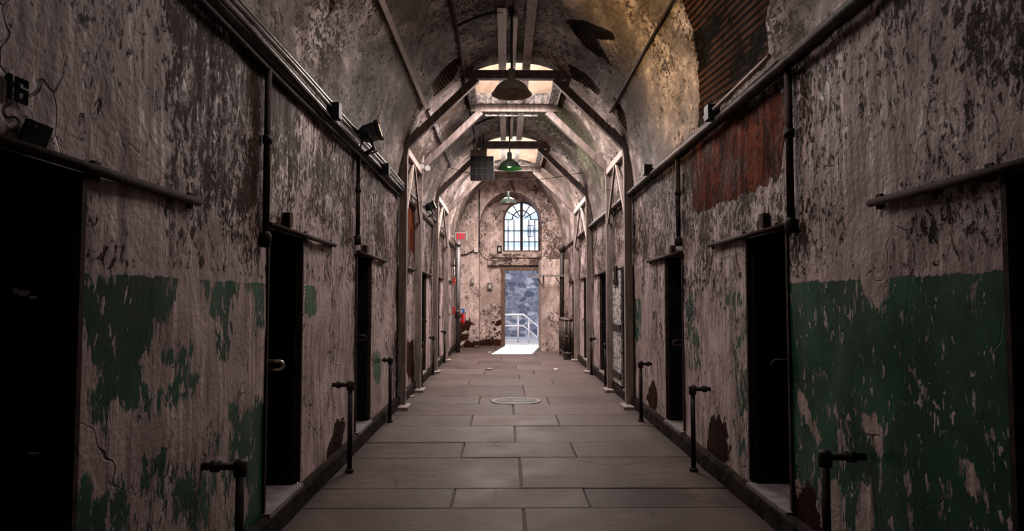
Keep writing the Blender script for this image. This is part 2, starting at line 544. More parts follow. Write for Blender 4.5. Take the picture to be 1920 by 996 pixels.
def make_wall(s):
    X = wallx(s)
    ys = []; cur = YBACK
    for yc in DOORS:
        ys += lin(cur, yc - DHW, .06) + lin(yc - DHW, yc + DHW, .115)
        cur = yc + DHW
    ys += lin(cur, 21.4, .06) + [21.4]
    zs = lin(0, DZ0, .055) + lin(DZ0, DZ1, .06) + lin(DZ1, 3.08, .06) + [3.08]
    ny, nz = len(ys), len(zs)
    Y, Z = np.meshgrid(ys, zs, indexing='ij')
    P = np.stack([Y.ravel(), Z.ravel()], 1)
    vs = []
    isdoor = lambda y: any(abs(y - yc) <= DHW + 1e-6 for yc in DOORS)
    for y, z in P:
        k = .016 * (mnoise.fractal(Vector((y * 1.6, z * 1.6, s * 5)), 1, 2, 4))
        if isdoor(y) : k *= .2
        vs.append((X + max(-.012, min(.012, k)), y, z))
    fs = []
    for i in range(ny - 1):
        ym = (ys[i] + ys[i + 1]) / 2
        hole = any(abs(ym - yc) < DHW for yc in DOORS)
        for j in range(nz - 1):
            zm = (zs[j] + zs[j + 1]) / 2
            if hole and DZ0 < zm < DZ1: continue
            a = i * nz + j
            fs.append((a, a + nz, a + nz + 1, a + 1))
    mb = MB(); mb.v = vs; mb.f = fs; mb.sm = [True] * len(fs)
    me = bpy.data.meshes.new('wall')
    me.from_pydata(vs, [], fs); me.polygons.foreach_set('use_smooth', mb.sm)
    me.materials.append(M['wall'])
    pw = lambda L: [tuple(on_x(px, py, X))[1:] for px, py in L]
    y, z = P[:, 0], P[:, 1]
    green = np.full(len(P), -.6)
    brick = -.10 - np.abs(z - .10) * .75 + .0 * y
    flake = np.where(z > 1.95, .53, np.where(z > 1.62, .45, .30))
    flake = flake + np.clip((z - 1.2) * .06, -.05, .12)
    if s < 0:
        polys = [[(160, 500), (325, 506), (322, 570), (300, 600), (287, 640), (300, 655), (355, 655), (352, 682), (310, 680), (278, 660), (268, 700), (262, 748), (190, 772), (195, 690), (168, 640), (158, 560)],
                 [(192, 735), (262, 735), (330, 722), (370, 712), (358, 738), (280, 764), (192, 772)],
                 [(375, 515), (437, 520), (445, 545), (428, 600), (430, 650), (416, 670), (410, 600), (388, 545)],
                 [(460, 512), (494, 518), (494, 600), (480, 606), (474, 560)],
                 [(145, 915), (215, 935), (250, 950), (265, 1000), (145, 1000)],
                 [(268, 872), (306, 856), (310, 888), (272, 900)],
                 [(322, 890), (382, 902), (372, 1000), (352, 965), (326, 952)],
                 [(430, 775), (500, 755), (502, 1000), (462, 1000), (472, 920), (445, 850)],
                 [(400, 805), (412, 805), (410, 850), (402, 850)],
                 [(700, 662), (712, 660), (714, 715), (702, 722)],
                 [(570, 505), (590, 505), (590, 590), (570, 590)]]
        for q in polys:
            green = np.maximum(green, sdf(pw(q), P))
        green = np.clip(green * 1.5 + .02, -.40, .16)
        green = np.maximum(green, np.clip(sdf(pw([(150, 870), (500, 860), (505, 1010), (150, 1010)]), P) * 2 - .10, -.4, -.035))
        green = np.maximum(green, np.where((y > 2.35) & (y < 4.2), -.13, -.4))
        green = np.where(z > 1.64, -.6, green)
        # dense flaking beside the conduits, smooth patch near the cell number
        q = pw([(0, 0), (330, 0), (560, 215), (0, 215)])
        flake += np.where(y < 2.9, -.20, 0) * (z > 1.7)
        flake += -.02 * np.clip(sdf(pw([(330, 0), (480, 110), (745, 350), (745, 440), (500, 330), (360, 300)]), P) * 4 + .4, 0, 1)
        flake += np.where((y > 2.3) & (y < 4.2) & (z < 1.64), -.20, 0)
        flake += np.where((y > 5.8) & (z < 1.64), .10, 0)
        for q in ([(612, 840), (630, 790), (645, 790), (640, 850), (612, 880)], [(752, 690), (764, 640), (776, 640), (776, 720)], ):
            brick = np.maximum(brick, sdf(pw(q), P) * 1.5)
        brick = np.maximum(brick, sdf(pw([(766, 360), (778, 360), (778, 470), (766, 470)]), P))
    else:
        reg = [(1482, 522), (1915, 492), (1960, 489), (1960, 1100), (1482, 1000)]
        g = sdf(pw(reg), P) * 2 + .05
        green = np.clip(g, -.5, .105)
        holes = [[(1612, 500), (1668, 500), (1668, 560), (1648, 588), (1622, 560)], [(1635, 640), (1655, 645), (1650, 690), (1640, 690)],
                 [(1545, 760), (1570, 765), (1570, 795), (1550, 790)], [(1600, 740), (1618, 745), (1625, 790), (1655, 780), (1660, 850), (1640, 855), (1612, 800)],
                 [(1718, 715), (1738, 710), (1735, 760), (1722, 750)], [(1488, 720), (1510, 740), (1530, 800), (1550, 840), (1535, 845), (1500, 770)],
                 [(1690, 890), (1712, 890), (1712, 925), (1690, 920)], [(1800, 880), (1830, 860), (1850, 940), (1810, 940)],
                 [(1885, 805), (1910, 810), (1915, 835), (1885, 830)], [(1486, 900), (1530, 920), (1545, 1000), (1486, 1000)],
                 [(1555, 905), (1580, 905), (1585, 1000), (1550, 1000)], [(1610, 900), (1630, 910), (1640, 1000), (1600, 1000)],
                 [(1880, 940), (1915, 950), (1915, 1000), (1880, 1000)], [(1535, 590), (1560, 565), (1565, 580), (1540, 605)]]
        for q in holes:
            green = np.minimum(green, np.clip(.06 - sdf(pw(q), P) * 4, -.35, .125) - 0.0)
        green -= np.clip((1.05 - z) * .07, 0, .08) * (y < 4.3)
        g2 = sdf(pw([(1360, 535), (1404, 535), (1410, 860), (1380, 860)]), P)
        green = np.maximum(green, np.clip(g2 * 2 - .10, -.4, -.005))
        g3 = sdf(pw([(1190, 560), (1205, 560), (1200, 640), (1190, 640)]), P)
        green = np.maximum(green, np.clip(g3 * 3, -.4, .03))
        g4 = sdf(pw([(1284, 560), (1300, 540), (1320, 700), (1290, 700)]), P)
        green = np.maximum(green, np.clip(g4 * 2 - .08, -.4, 0))
        green = np.where(z > 1.645, -.6, green)
        brick = np.maximum(brick, np.clip(sdf(pw([(1293, 292), (1300, 268), (1468, 165), (1474, 200), (1468, 300), (1466, 330), (1380, 372), (1299, 402)]), P) * 2.5, -.6, .35))
        for q in ([(1325, 850), (1335, 790), (1358, 795), (1372, 850), (1345, 870)], [(1212, 750), (1225, 710), (1232, 760), (1222, 775)], [(1490, 940), (1520, 925), (1535, 1000), (1490, 1000)],):
            brick = np.maximum(brick, sdf(pw(q), P) * 1.5 + .05)
        flake += np.where((y < 4.2) & (z > 1.95), -.13, 0)
        flake += np.where((y < 4.2) & (z < 1.64), -.3, 0)
        sm = sdf(pw([(1585, 350), (1680, 300), (1700, 380), (1660, 520), (1600, 520)]), P)
        flake -= .3 * np.clip(sm * 5 + .3, 0, 1)
        flake += np.where((y > 6.0) & (z < 1.64), .10, 0)
    flake += np.where(y > 9, .03, 0)
    set_attr(me, 'green', green); set_attr(me, 'flake', np.clip(flake, 0, 1)); set_attr(me, 'brick', brick)
    nm = 'wall_left' if s < 0 else 'wall_right'
    o = bpy.data.objects.new(nm, me); COL.objects.link(o)
    struct(o, 'peeling plaster wall with green dado on the ' + SIDE[s], 'wall')
    # plinth
    mb = MB()
    x0, x1 = (X, X - s * .05)
    yy = lin(YBACK, 20.6, .25) + [20.6]
    prof = [(x0, 0.0), (x1, 0.0), (x1, .125), (x1 + s * .015, DZ0 - .012), (x0, DZ0 - .012)]
    vs = []
    for y_ in yy:
        for (px, pz) in prof:
            jx = .010 * mnoise.noise(Vector((y_ * 2.3, pz * 9, s)))
            vs.append((px + (jx if px != x0 else 0), y_, pz))
    fs = [(i * 5 + k, i * 5 + k + 1, (i + 1) * 5 + k + 1, (i + 1) * 5 + k) for i in range(len(yy) - 1) for k in range(4)]
    mb.add(vs, fs)
    mb.build('baseboard_left' if s < 0 else 'baseboard_right', M['plinth'])
    struct(bpy.context.scene.objects['baseboard_left' if s < 0 else 'baseboard_right'], 'dark crumbling plinth along the wall foot on the ' + SIDE[s], 'plinth')
    # ledge at the spring of the vault
    mb = MB()
    yy = lin(YBACK, 20.6, .2) + [20.6]
    vs = []
    for y_ in yy:
        j = .012 * mnoise.noise(Vector((y_ * 3, s * 3, 0)))
        for (dx, dz) in ((0, -.035), (.03, -.03), (.055 + j, 0), (.05 + j, .03), (.01, .055), (0, .06)):
            vs.append((X - s * dx, y_, SPR + dz))
    fs = [(i * 6 + k, i * 6 + k + 1, (i + 1) * 6 + k + 1, (i + 1) * 6 + k) for i in range(len(yy) - 1) for k in range(5)]
    mb.add(vs, fs, True)
    o = mb.build('trim_1' if s < 0 else 'trim_2', M['grimy_pipe'])
    struct(o, 'worn plaster ledge where wall meets vault on the ' + SIDE[s], 'ledge')


for s in (-1, 1):
    make_wall(s)

# ------------------------------------------------------------------ vault
WELLS = [(-.4, .9), (4.2, 5.7), (9.45, 10.95), (13.85, 16.05), (17.1, 18.9)]
WHW = .72


def make_vault():
    ts = sorted(set([i * PI / 110 for i in range(111)] + [math.acos(WHW / HW), PI - math.acos(WHW / HW)]))
    edges = sorted(set([YBACK] + [e for w in WELLS[:4] for e in w] + [YSTEP]))
    ys = []
    for a, b in zip(edges, edges[1:]):
        ys += lin(a, b, .07)
    ys += [YSTEP]
    nt = len(ts)
    vs, P = [], []
    for y in ys:
        for t in ts:
            P.append((y, t)); vs.append((XC + HW * math.cos(t), y, SPR + RISE * math.sin(t)))
    fs = []
    for i in range(len(ys) - 1):
        ym = (ys[i] + ys[i + 1]) / 2
        inw = any(a < ym < b for a, b in WELLS[:4])
        for j in range(nt - 1):
            tm = (ts[j] + ts[j + 1]) / 2
            if inw and abs(math.cos(tm) * HW) < WHW: continue
            a = i * nt + j
            fs.append((a, a + 1, a + nt + 1, a + nt))
    n1 = len(vs)
    ys2 = lin(YSTEP, 17.1, .09) + lin(17.1, 18.9, .09) + lin(18.9, 21.0, .09) + [21.0]
    for y in ys2:
        for t in ts:
            P.append((y, t)); vs.append((XC + HW * math.cos(t), y, SPR + RISE2 * math.sin(t)))
    for i in range(len(ys2) - 1):
        for j in range(nt - 1):
            if 17.1 < (ys2[i] + ys2[i + 1]) / 2 < 18.9 and abs(math.cos((ts[j] + ts[j + 1]) / 2) * HW) < WHW: continue
            a = n1 + i * nt + j
            fs.append((a, a + 1, a + nt + 1, a + nt))
    # riser of the step between the two crown heights
    for j in range(nt - 1):
        a = n1 - nt + j; b = n1 + j
        fs.append((a, a + 1, b + 1, b))
    P = np.array(P)
    Q = P.copy(); Q[:, 1] *= 1.75          # arc length-ish
    pv = lambda L: [(p.y, vault_t(p) * 1.75) for p in (on_vault(a, b) for a, b in L)]
    lath = np.full(len(P), -.6)
    for q in ([(1262, -40), (1296, 60), (1308, 130), (1306, 245), (1340, 210), (1440, 120), (1436, 40), (1448, -40)],
              [(1058, 38), (1085, 38), (1150, 62), (1152, 78), (1118, 75), (1150, 130), (1130, 110), (1095, 90)],
              [(808, 160), (830, 130), (858, 108), (866, 112), (850, 150), (815, 182)],
              [(1064, 118), (1100, 140), (1128, 170), (1122, 178), (1075, 148)],
              [(1150, 180), (1172, 215), (1176, 250), (1158, 220)],
              [(620, -10), (632, -10), (624, 30), (618, 20)]):
        lath = np.maximum(lath, sdf(pv(q), Q))
    # torn strips beside the skylights
    for (a, b) in WELLS[2:4]:
        for c in (1, -1):
            t0 = math.acos(c * WHW / HW)
            dd = np.abs(P[:, 1] - t0) * 1.75
            e = np.where((P[:, 0] > a - .1) & (P[:, 0] < b + .1), .10 - dd, -.6)
            lath = np.maximum(lath, e)
    lath = np.clip(lath * 1.6, -.5, .4)
    flake = .44 + .12 * np.sin(P[:, 0] * 1.3 + 1) * np.cos(P[:, 1] * 2)
    flake = np.where(P[:, 0] > 16.3, .30, flake)
    net = np.where((P[:, 0] < 9.2) & ((P[:, 1] < 1.05) | (P[:, 1] > 2.55)), 1.0, 0.0)
    co = np.array(vs)
    # push bare-lath areas outwards so the plaster edge stands proud
    dep = np.clip(lath * 8, 0, 1) * .035
    nx = np.cos(P[:, 1]); nz = np.sin(P[:, 1])
    co[:, 0] += nx * dep; co[:, 2] += nz * dep
    for i in range(len(co)):
        k = .014 * mnoise.fractal(Vector((co[i, 0] * 1.2, co[i, 1] * 1.2, co[i, 2] * 1.2)), 1, 2, 3)
        k *= min(1, abs(math.sin(P[i, 1])) * 4)
        co[i, 0] -= nx[i] * k; co[i, 2] -= nz[i] * k
    me = bpy.data.meshes.new('ceiling')
    me.from_pydata([tuple(c) for c in co], [], fs)
    me.polygons.foreach_set('use_smooth', [True] * len(fs))
    me.materials.append(M['vault'])
    set_attr(me, 'lath', lath); set_attr(me, 'flake', flake); set_attr(me, 'net', net)
    set_attr(me, 'brick', np.full(len(P), -.6))
    o = bpy.data.objects.new('ceiling', me); COL.objects.link(o)
    struct(o, 'peeling plaster barrel vault with torn patches of bare lath', 'vault')


make_vault()

for i, (a, b) in enumerate(WELLS):
    mb = MB()
    z0, z1 = 4.55, 6.2
    x0, x1 = XC - WHW, XC + WHW
    RS = RISE2 if a > YSTEP else RISE
    zc = SPR + RS * math.sqrt(1 - (WHW / HW) ** 2)
    n = 12
    for yy, sgn in ((a, 1), (b, -1)):
        vs = []
        for k in range(n + 1):
            x = x0 + (x1 - x0) * k / n
            vs += [(x, yy, SPR + RS * math.sqrt(1 - ((x - XC) / HW) ** 2)), (x, yy, z1)]
        mb.add(vs, [(2 * k, 2 * k + 2, 2 * k + 3, 2 * k + 1) for k in range(n)])
    for x in (x0, x1):
        mb.add([(x, a, zc), (x, b, zc), (x, b, z1), (x, a, z1)], [(0, 1, 2, 3)])
    o = mb.build('trim_%d' % (3 + i), M['well'])
    struct(o, 'pale plaster skylight shaft, number %s along the vault crown' % ORD[i], 'skylight shaft')
    w = thing('window_%d' % (1 + i), (XC, (a + b) / 2, z1), 'roof pane closing the %s skylight shaft' % ORD[i], 'skylight', kind='structure')
    MB().box(x0 - .05, x1 + .05, a - .05, b + .05, z1 + .012, z1 + .03).build('pane', M['white'], w)
    f = MB()
    f.box(x0 - .06, x1 + .06, a - .06, a, z1 - .03, z1 + .05).box(x0 - .06, x1 + .06, b, b + .06, z1 - .03, z1 + .05)
    f.box(x0 - .06, x0, a, b, z1 - .03, z1 + .05).box(x1, x1 + .06, a, b, z1 - .03, z1 + .05)
    f.build('window_frame', M['white_timber'], w)

# ------------------------------------------------------------------ floor
def make_floor():
    yrows = [-1.6, -.6, .35, 1.2, 2.1, 3.0, 3.85, 4.86, 5.36, 6.38, 7.05, 7.94, 8.68, 9.55, 10.35, 11.7, 12.5, 13.35, 14.3, 15.2, 16.2, 17.3, 18.5, 19.7, 21.3]
    rnd = random.Random(3)
    vs, fs, tint = [], [], []
    g = .0045
    for r in range(len(yrows) - 1):
        y0, y1 = yrows[r], yrows[r + 1]
        if r % 2 == 0: js = [.13 + rnd.uniform(-.03, .03)]
        else: js = [-.40 + rnd.uniform(-.04, .04), .66 + rnd.uniform(-.04, .04)]
        if y0 > 10: js = [j + rnd.uniform(-.25, .25) for j in js]
        xs = [XL - .02] + js + [XR + .02]
        for a, b in zip(xs, xs[1:]):
            t = rnd.random() ; dz = rnd.uniform(-.004, .003)
            tl = [rnd.uniform(-.012, .012) for _ in range(4)]
            n = 4
            base = len(vs)
            o4 = [(a + g + tl[0] * .5, y0 + g), (b - g, y0 + g + abs(tl[1]) * .5), (b - g + tl[2] * .3, y1 - g), (a + g, y1 - g - abs(tl[3]) * .5)]
            e = .012
            cx, cy = (a + b) / 2, (y0 + y1) / 2
            i4 = [(x + (e if x < cx else -e), y + (e if y < cy else -e)) for x, y in o4]
            vs += [(x, y, -.03) for x, y in o4] + [(x, y, dz - .005) for x, y in o4] + [(x, y, dz) for x, y in i4]
            fs += [(base + 8, base + 9, base + 10, base + 11)]
            for k in range(4):
                k2 = (k + 1) % 4
                fs += [(base + k, base + k2, base + 4 + k2, base + 4 + k), (base + 4 + k, base + 4 + k2, base + 8 + k2, base + 8 + k)]
            tint += [t] * 12
    base = len(vs)
    vs += [(XL - .05, YBACK, -.016), (XR + .05, YBACK, -.016), (XR + .05, 21.4, -.016), (XL - .05, 21.4, -.016)]
    fs.append((base, base + 1, base + 2, base + 3)); tint += [-1] * 4
    me = bpy.data.meshes.new('floor'); me.from_pydata(vs, [], fs)
    me.materials.append(M['floor'])
    set_attr(me, 'tint', tint)
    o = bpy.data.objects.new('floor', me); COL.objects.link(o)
    struct(o, 'worn bluestone flag floor of the corridor', 'floor')


make_floor()

# ------------------------------------------------------------------ end wall, niche, window, doorway
NX0, NX1, NSP, NRISE = -.80, 1.14, 3.72, 1.10
DX0, DX1, DTOP = 0.0, 1.15, 2.40
WX0, WX1, WSILL, WSPR = -.07, 1.13, 3.0, 4.02
YN = 21.3


def arch_z(x, x0, x1, sp, rise):
    c, h = (x0 + x1) / 2, (x1 - x0) / 2
    u = max(0, 1 - ((x - c) / h) ** 2)
    return sp + rise * math.sqrt(u)


def attr_mesh(name, vs, fs, mat, fn, smooth=False):
    me = bpy.data.meshes.new(name); me.from_pydata(vs, [], fs)
    me.polygons.foreach_set('use_smooth', [smooth] * len(fs))
    me.materials.append(mat)
    co = np.array(vs)
    a = fn(co)
    for k in ('green', 'flake', 'brick'):
        set_attr(me, k, a[k])
    o = bpy.data.objects.new(name, me); COL.objects.link(o)
    return o


def end_attrs(co):
    x, z = co[:, 0], co[:, 2]
    P = np.stack([x, z], 1)
    fl = np.where(z > 3.2, .36, .31)
    fl = np.where((x > .9) & (z > 2.5), .50, fl)
    br = -.08 - np.abs(z - .12) * .45
    for q in ([(858, 600), (880, 600), (893, 615), (868, 625), (868, 648), (858, 660)], [(868, 636), (944, 640), (944, 655), (868, 655)], [(924, 606), (936, 602), (939, 630), (930, 634)]):
        pts = [(on_y(a, b, 20.6).x, on_y(a, b, 20.6).z) for a, b in q]
        br = np.maximum(br, sdf(pts, P) * .9)
    return {'green': np.full(len(co), -.6), 'flake': fl, 'brick': br}


def columns_wall(name, xs, segs_of, Y, label):
    """vertical strips: segs_of(x) gives the (z0, z1) spans that are solid at x"""
    vs, fs = [], []
    for a, b in zip(xs, xs[1:]):
        sa, sb = segs_of(a + 1e-5), segs_of(b - 1e-5)
        for (p0, p1), (q0, q1) in zip(sa, sb):
            n = 24
            base = len(vs)
            for k in range(n + 1):
                vs += [(a, Y, p0 + (p1 - p0) * k / n), (b, Y, q0 + (q1 - q0) * k / n)]
            fs += [(base + 2 * k, base + 2 * k + 1, base + 2 * k + 3, base + 2 * k + 2) for k in range(n)]
    o = attr_mesh(name, vs, fs, M['end'], end_attrs)
    return struct(o, label, 'wall')


def crange(a, b, n):
    return [(a + b) / 2 - (b - a) / 2 * math.cos(PI * k / n) for k in range(n + 1)]


xs = lin(XL - .1, NX0, .12) + crange(NX0, NX1, 30) + lin(NX1, XR + .1, .12)[1:] + [XR + .1]
columns_wall('wall_end', xs, lambda x: [(0, 5.6)] if not (NX0 < x < NX1) else [(arch_z(x, NX0, NX1, NSP, NRISE), 5.6)], YEND,
             'stained pink plaster end wall around the arched niche')


def in_d(x): return DX0 < x < DX1
def in_w(x): return WX0 < x < WX1


def niche_segs(x):
    wz = arch_z(x, WX0, WX1, WSPR, .60)
    lo = DTOP if in_d(x) else 0
    if in_w(x): return [(lo, WSILL), (wz, 5.6)]
    return [(lo, WSILL), (WSILL, 5.6)]


xs = sorted(set([NX0 - .3, -.6, -.35, -.2] + crange(WX0, WX1, 26) + [DX0, DX1, 1.25, 1.5]))
columns_wall('wall_niche', xs, niche_segs, YN, 'pale plaster back of the niche holding doorway and arched window')


def reveal(name, outline, y0, y1, mat, label):
    n = len(outline)
    vs, fs = [], []
    m = 5
    for j in range(m):
        y = y0 + (y1 - y0) * j / (m - 1)
        vs += [(x, y, z) for x, z in outline]
    for j in range(m - 1):
        fs += [(j * n + i, j * n + i + 1, (j + 1) * n + i + 1, (j + 1) * n + i) for i in range(n - 1)]
    o = attr_mesh(name, vs, fs, mat, end_attrs)
    return struct(o, label, 'reveal')


arc = lambda x0, x1, sp, r, n=28: [(x, arch_z(x, x0, x1, sp, r)) for x in crange(x0, x1, n)]
reveal('trim_8', [(NX0, 0)] + arc(NX0, NX1, NSP, NRISE) + [(NX1, 0)], YEND, YN, M['end'], 'curved side of the arched end niche')
reveal('trim_9', [(DX0, 0), (DX0, DTOP), (DX1, DTOP), (DX1, 0)], YN, YN + .30, M['end'], 'plaster reveal of the sunlit end doorway')
reveal('trim_10', [(WX0, WSILL)] + arc(WX0, WX1, WSPR, .60) + [(WX1, WSILL), (WX0, WSILL)], YN, YN + .30, M['end'], 'plaster reveal of the arched window')
columns_wall('wall_outer', xs, niche_segs, YN + .30, 'outer face of the end wall')
o = MB().box(XL - .2, NX0 - .25, YN, YN + .3, 0, 5.6).box(1.3, XR + .3, YN, YN + .3, 0, 5.6).box(-1.7, 2.1, 20.65, 21.6, 5.6, 5.7).build('wall_end_backing', M['mortar'])
struct(o, 'solid masonry behind the end wall plaster', 'wall')
# pier beside the doorway
vs, fs = [], []
mbp = MB()
for k in range(20):
    z0, z1 = 2.62 * k / 20, 2.62 * (k + 1) / 20
    for (xa, ya, xb, yb) in ((1.03, 19.0, 1.40, 19.0), (1.40, 19.0, 1.80, 19.0), (1.03, 20.6, 1.03, 19.8), (1.03, 19.8, 1.03, 19.0)):
        mbp.add([(xa, ya, z0), (xb, yb, z0), (xb, yb, z1), (xa, ya, z1)], [(0, 1, 2, 3)])
mbp.add([(1.03, 19.0, 2.62), (1.8, 19.0, 2.62), (1.8, 20.6, 2.62), (1.03, 20.6, 2.62)], [(0, 1, 2, 3)])
o = attr_mesh('wall_pier', mbp.v, mbp.f, M['end'], lambda co: {'green': np.full(len(co), -.6), 'flake': np.full(len(co), .36), 'brick': -.06 - np.abs(co[:, 2] - .1) * .45})
struct(o, 'pink plaster pier between the radiator and the doorway', 'pier')
o = MB().box(-2.3, 2.6, YBACK - .2, 21.0, 6.5, 6.6).box(-2.4, -2.3, YBACK - .2, 21.6, -.1, 6.6).box(2.6, 2.7, YBACK - .2, 21.6, -.1, 6.6).box(-2.4, 2.7, 21.0, 21.6, 5.6, 6.6).box(-2.4, 2.7, YBACK - .3, YBACK - .2, -.1, 6.6).build('roof', M['mortar'])
struct(o, 'outer roof and masonry shell of the cellblock', 'roof')
# rear closure of the corridor behind the camera and the roof void
o = MB().box(XL - .1, XR + .1, YBACK - .1, YBACK, 0, 5.2).build('wall_back', M['mortar'])
struct(o, 'plain wall closing the corridor behind the viewer', 'wall')

# arched window
w = thing('window_6', ((WX0 + WX1) / 2, YN + .12, WSILL), 'arched multi-pane window above the end doorway', 'window', kind='structure')
wc, wh = (WX0 + WX1) / 2, (WX1 - WX0) / 2
yw = YN + .12
f = MB()
outl = [(WX0, WSILL)] + arc(WX0, WX1, WSPR, .60, 24) + [(WX1, WSILL)]
f.tube([(x + (wc - x) * .03, yw, z) for x, z in outl], .045, 6)
f.box(WX0, WX1, yw - .05, yw + .05, WSILL - .03, WSILL + .05)
f.build('window_frame', M['brown_wood'], w)
mu = MB()
mu.box(wc - .045, wc + .045, yw - .03, yw + .03, WSILL, WSPR + .58)
for zz in (3.33, 3.68):
    mu.box(WX0, WX1, yw - .02, yw + .02, zz - .014, zz + .014)
for xx in (WX0 + .17, WX0 + .36, WX1 - .17, WX1 - .36):
    mu.box(xx - .014, xx + .014, yw - .02, yw + .02, WSILL, WSPR if abs(xx - wc) > .3 else WSPR + .02)
mu.tube([(wc + .30 * math.cos(a), yw, WSPR + .02 + .30 * math.sin(a)) for a in [PI * k / 16 for k in range(17)]], .017, 6)
for a in (0, PI / 6, PI / 3, PI * 2 / 3, PI * 5 / 6, PI):
    r0, r1 = .30 if a in (0, PI) else .12, .60
    mu.tube([(wc + r0 * math.cos(a), yw, WSPR + .02 + r0 * math.sin(a)), (wc + r1 * math.cos(a), yw, WSPR + .02 + r1 * math.sin(a))], .015, 6)
mu.build('muntin', M['rust'], w)
g = MB()
pts = [(x, yw + .01, z) for x, z in outl]
g.add(pts, [tuple(range(len(pts)))])
g.build('pane', M['glass'], w)
sash = MB()
x0, x1, z0, z1 = .72, .92, 3.48, 3.86
for a_, b_ in ((x0, x1),):
    sash.box(x0, x1, yw - .07, yw - .05, z0, z0 + .02).box(x0, x1, yw - .07, yw - .05, z1 - .02, z1).box(x0, x1, yw - .07, yw - .05, (z0 + z1) / 2 - .01, (z0 + z1) / 2 + .01)
    sash.box(x0, x0 + .02, yw - .07, yw - .05, z0, z1).box(x1 - .02, x1, yw - .07, yw - .05, z0, z1).box((x0 + x1) / 2 - .01, (x0 + x1) / 2 + .01, yw - .07, yw - .05, z0, z1)
sash.build('hinged_sash', M['iron'], w)

# door frame of the end doorway
d = thing('door_frame', (DX0, YN, 0), 'weathered brown wooden frame of the sunlit end doorway', 'door frame', kind='structure')
MB().box(-.12, .0, YN - .12, YN + .02, 0, 2.44).build('jamb', M['brown_wood'], d)
MB().box(-.14, 1.14, YN - .10, YN + .02, 2.40, 2.50).build('lintel', M['brown_wood'], d)
o = MB().box(-.55, 1.13, YN - .13, YN, 2.56, 2.80).box(-.5, 1.13, YN - .18, YN, 2.80, 2.92).build('trim_11', M['end'])
for k in ('green', 'flake', 'brick'):
    set_attr(o.data, k, [-.6 if k != 'flake' else .55] * len(o.data.vertices))
struct(o, 'crumbling ledge between doorway and arched window', 'ledge')

# ------------------------------------------------------------------ cell doors, tracks
def make_door(i, s):
    X = wallx(s); yc = DOORS[i]; y0, y1 = yc - DHW, yc + DHW
    idx = i * 2 + (1 if s > 0 else 0) + 1
    d = thing('door_%d' % idx, (X, yc, DZ0), 'black open cell door, %s doorway along the %s' % (ORD[i], SIDE[s]), 'cell door', kind='structure')
    dep = .45
    xa, xb = X, X + s * dep
    r = MB()
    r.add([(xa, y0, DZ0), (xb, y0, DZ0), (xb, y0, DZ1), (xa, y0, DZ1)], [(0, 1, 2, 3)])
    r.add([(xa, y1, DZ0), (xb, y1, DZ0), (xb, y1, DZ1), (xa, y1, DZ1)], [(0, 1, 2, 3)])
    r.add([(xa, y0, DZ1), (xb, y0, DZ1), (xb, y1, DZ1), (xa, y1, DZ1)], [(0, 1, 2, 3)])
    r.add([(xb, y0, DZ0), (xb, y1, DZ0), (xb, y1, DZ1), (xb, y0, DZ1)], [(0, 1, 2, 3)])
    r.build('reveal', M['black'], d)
    lo, hi = sorted((X - s * .045, X + s * dep))
    MB().box(lo, hi, y0, y1, DZ0 - .03, DZ0).build('threshold', M['sill'], d)
    # leaf folded back against the far side of the opening
    la, lb = sorted((X + s * .02, X + s * .42))
    lf = MB().box(la, lb, y1 - .045, y1 - .005, DZ0 + .01, DZ1 - .02)
    lf = lf.build('door_leaf', M['black'], d)
    st = MB()
    for zz in (.45, 1.05, 1.65):
        st.box(la, lb, y1 - .052, y1 - .045, zz, zz + .05)
    st.build('strap_border', M['black'], lf)
    je = MB()
    for ye in (y0, y1):
        e0, e1 = (ye - .022, ye + .004) if ye == y0 else (ye - .004, ye + .022)
        q0, q1 = sorted((X - s * .016, X + s * .03))
        je.box(q0, q1, e0, e1, DZ0 + .01, DZ1)
    je.build('jamb_edge', M['rust'], d)
    # looped pull handle at the near side of the opening
    zh = 1.08 if i < 2 else 1.10 if s < 0 else 1.05
    yh = y0 + .035
    pts = [(X + s * .05, yh, zh + .026), (X - s * .075, yh, zh + .026)]
    for k in range(1, 8):
        a = PI / 2 - PI * k / 8
        pts.append((X - s * (.075 + .026 * math.cos(a)), yh, zh + .026 * math.sin(a)))
    pts += [(X - s * .075, yh, zh - .026), (X + s * .05, yh, zh - .026)]
    MB().tube(pts, .0105, 10).build('pull_handle', M['bright_steel'] if i == 1 and s < 0 else M['rust'], d)
    if i == 0 and s < 0:
        fk = MB()
        for px, py, w_, h_ in ((45, 550, .045, .022), (62, 558, .03, .012), (30, 545, .02, .02), (118, 633, .03, .014), (127, 675, .014, .018), (65, 850, .04, .006)):
            p = on_y(px, py, y1 - .053)
            if not (la < p.x < lb): p.x = la + .02
            fk.prism([(p.x + w_ * .5 * math.cos(a) * (1 + .3 * math.sin(3 * a)), p.y, p.z + h_ * .5 * math.sin(a)) for a in [2 * PI * k / 9 for k in range(9)]], (0, -.003, 0))
        fk.build('paint_speck', M['white'], d)
    # track the outer door ran on
    t = thing('door_track', (X, y0, 1.96), 'rusty iron door track over the %s doorway along the %s' % (ORD[i], SIDE[s]), 'door track')
    ye = yc + 1.2
    ys = y0 + .125 if i == 3 else y0 - .06
    MB().tube([(X - s * .028, ys, 1.962), (X - s * .028, ye, 1.962)], .020, 10).build('rail', M['rust'], t)
    for yy in (y0 + .16, (y0 + ye) / 2, ye - .04):
        MB().box(X - .012 if s > 0 else X - .004, X + .004 if s > 0 else X + .012, yy - .02, yy + .02, 1.93, 2.0).build('bracket', M['rust'], t)
    if i in (1, 2):
        q0, q1 = sorted((X - s * .005, X - s * .05))
        MB().box(q0, q1, y0 + .27, y0 + .34, 1.985, 2.10 - .02 * i).build('roller_hanger', M['rust'], t)


for i in range(len(DOORS)):
    for s in (-1, 1):
        make_door(i, s)

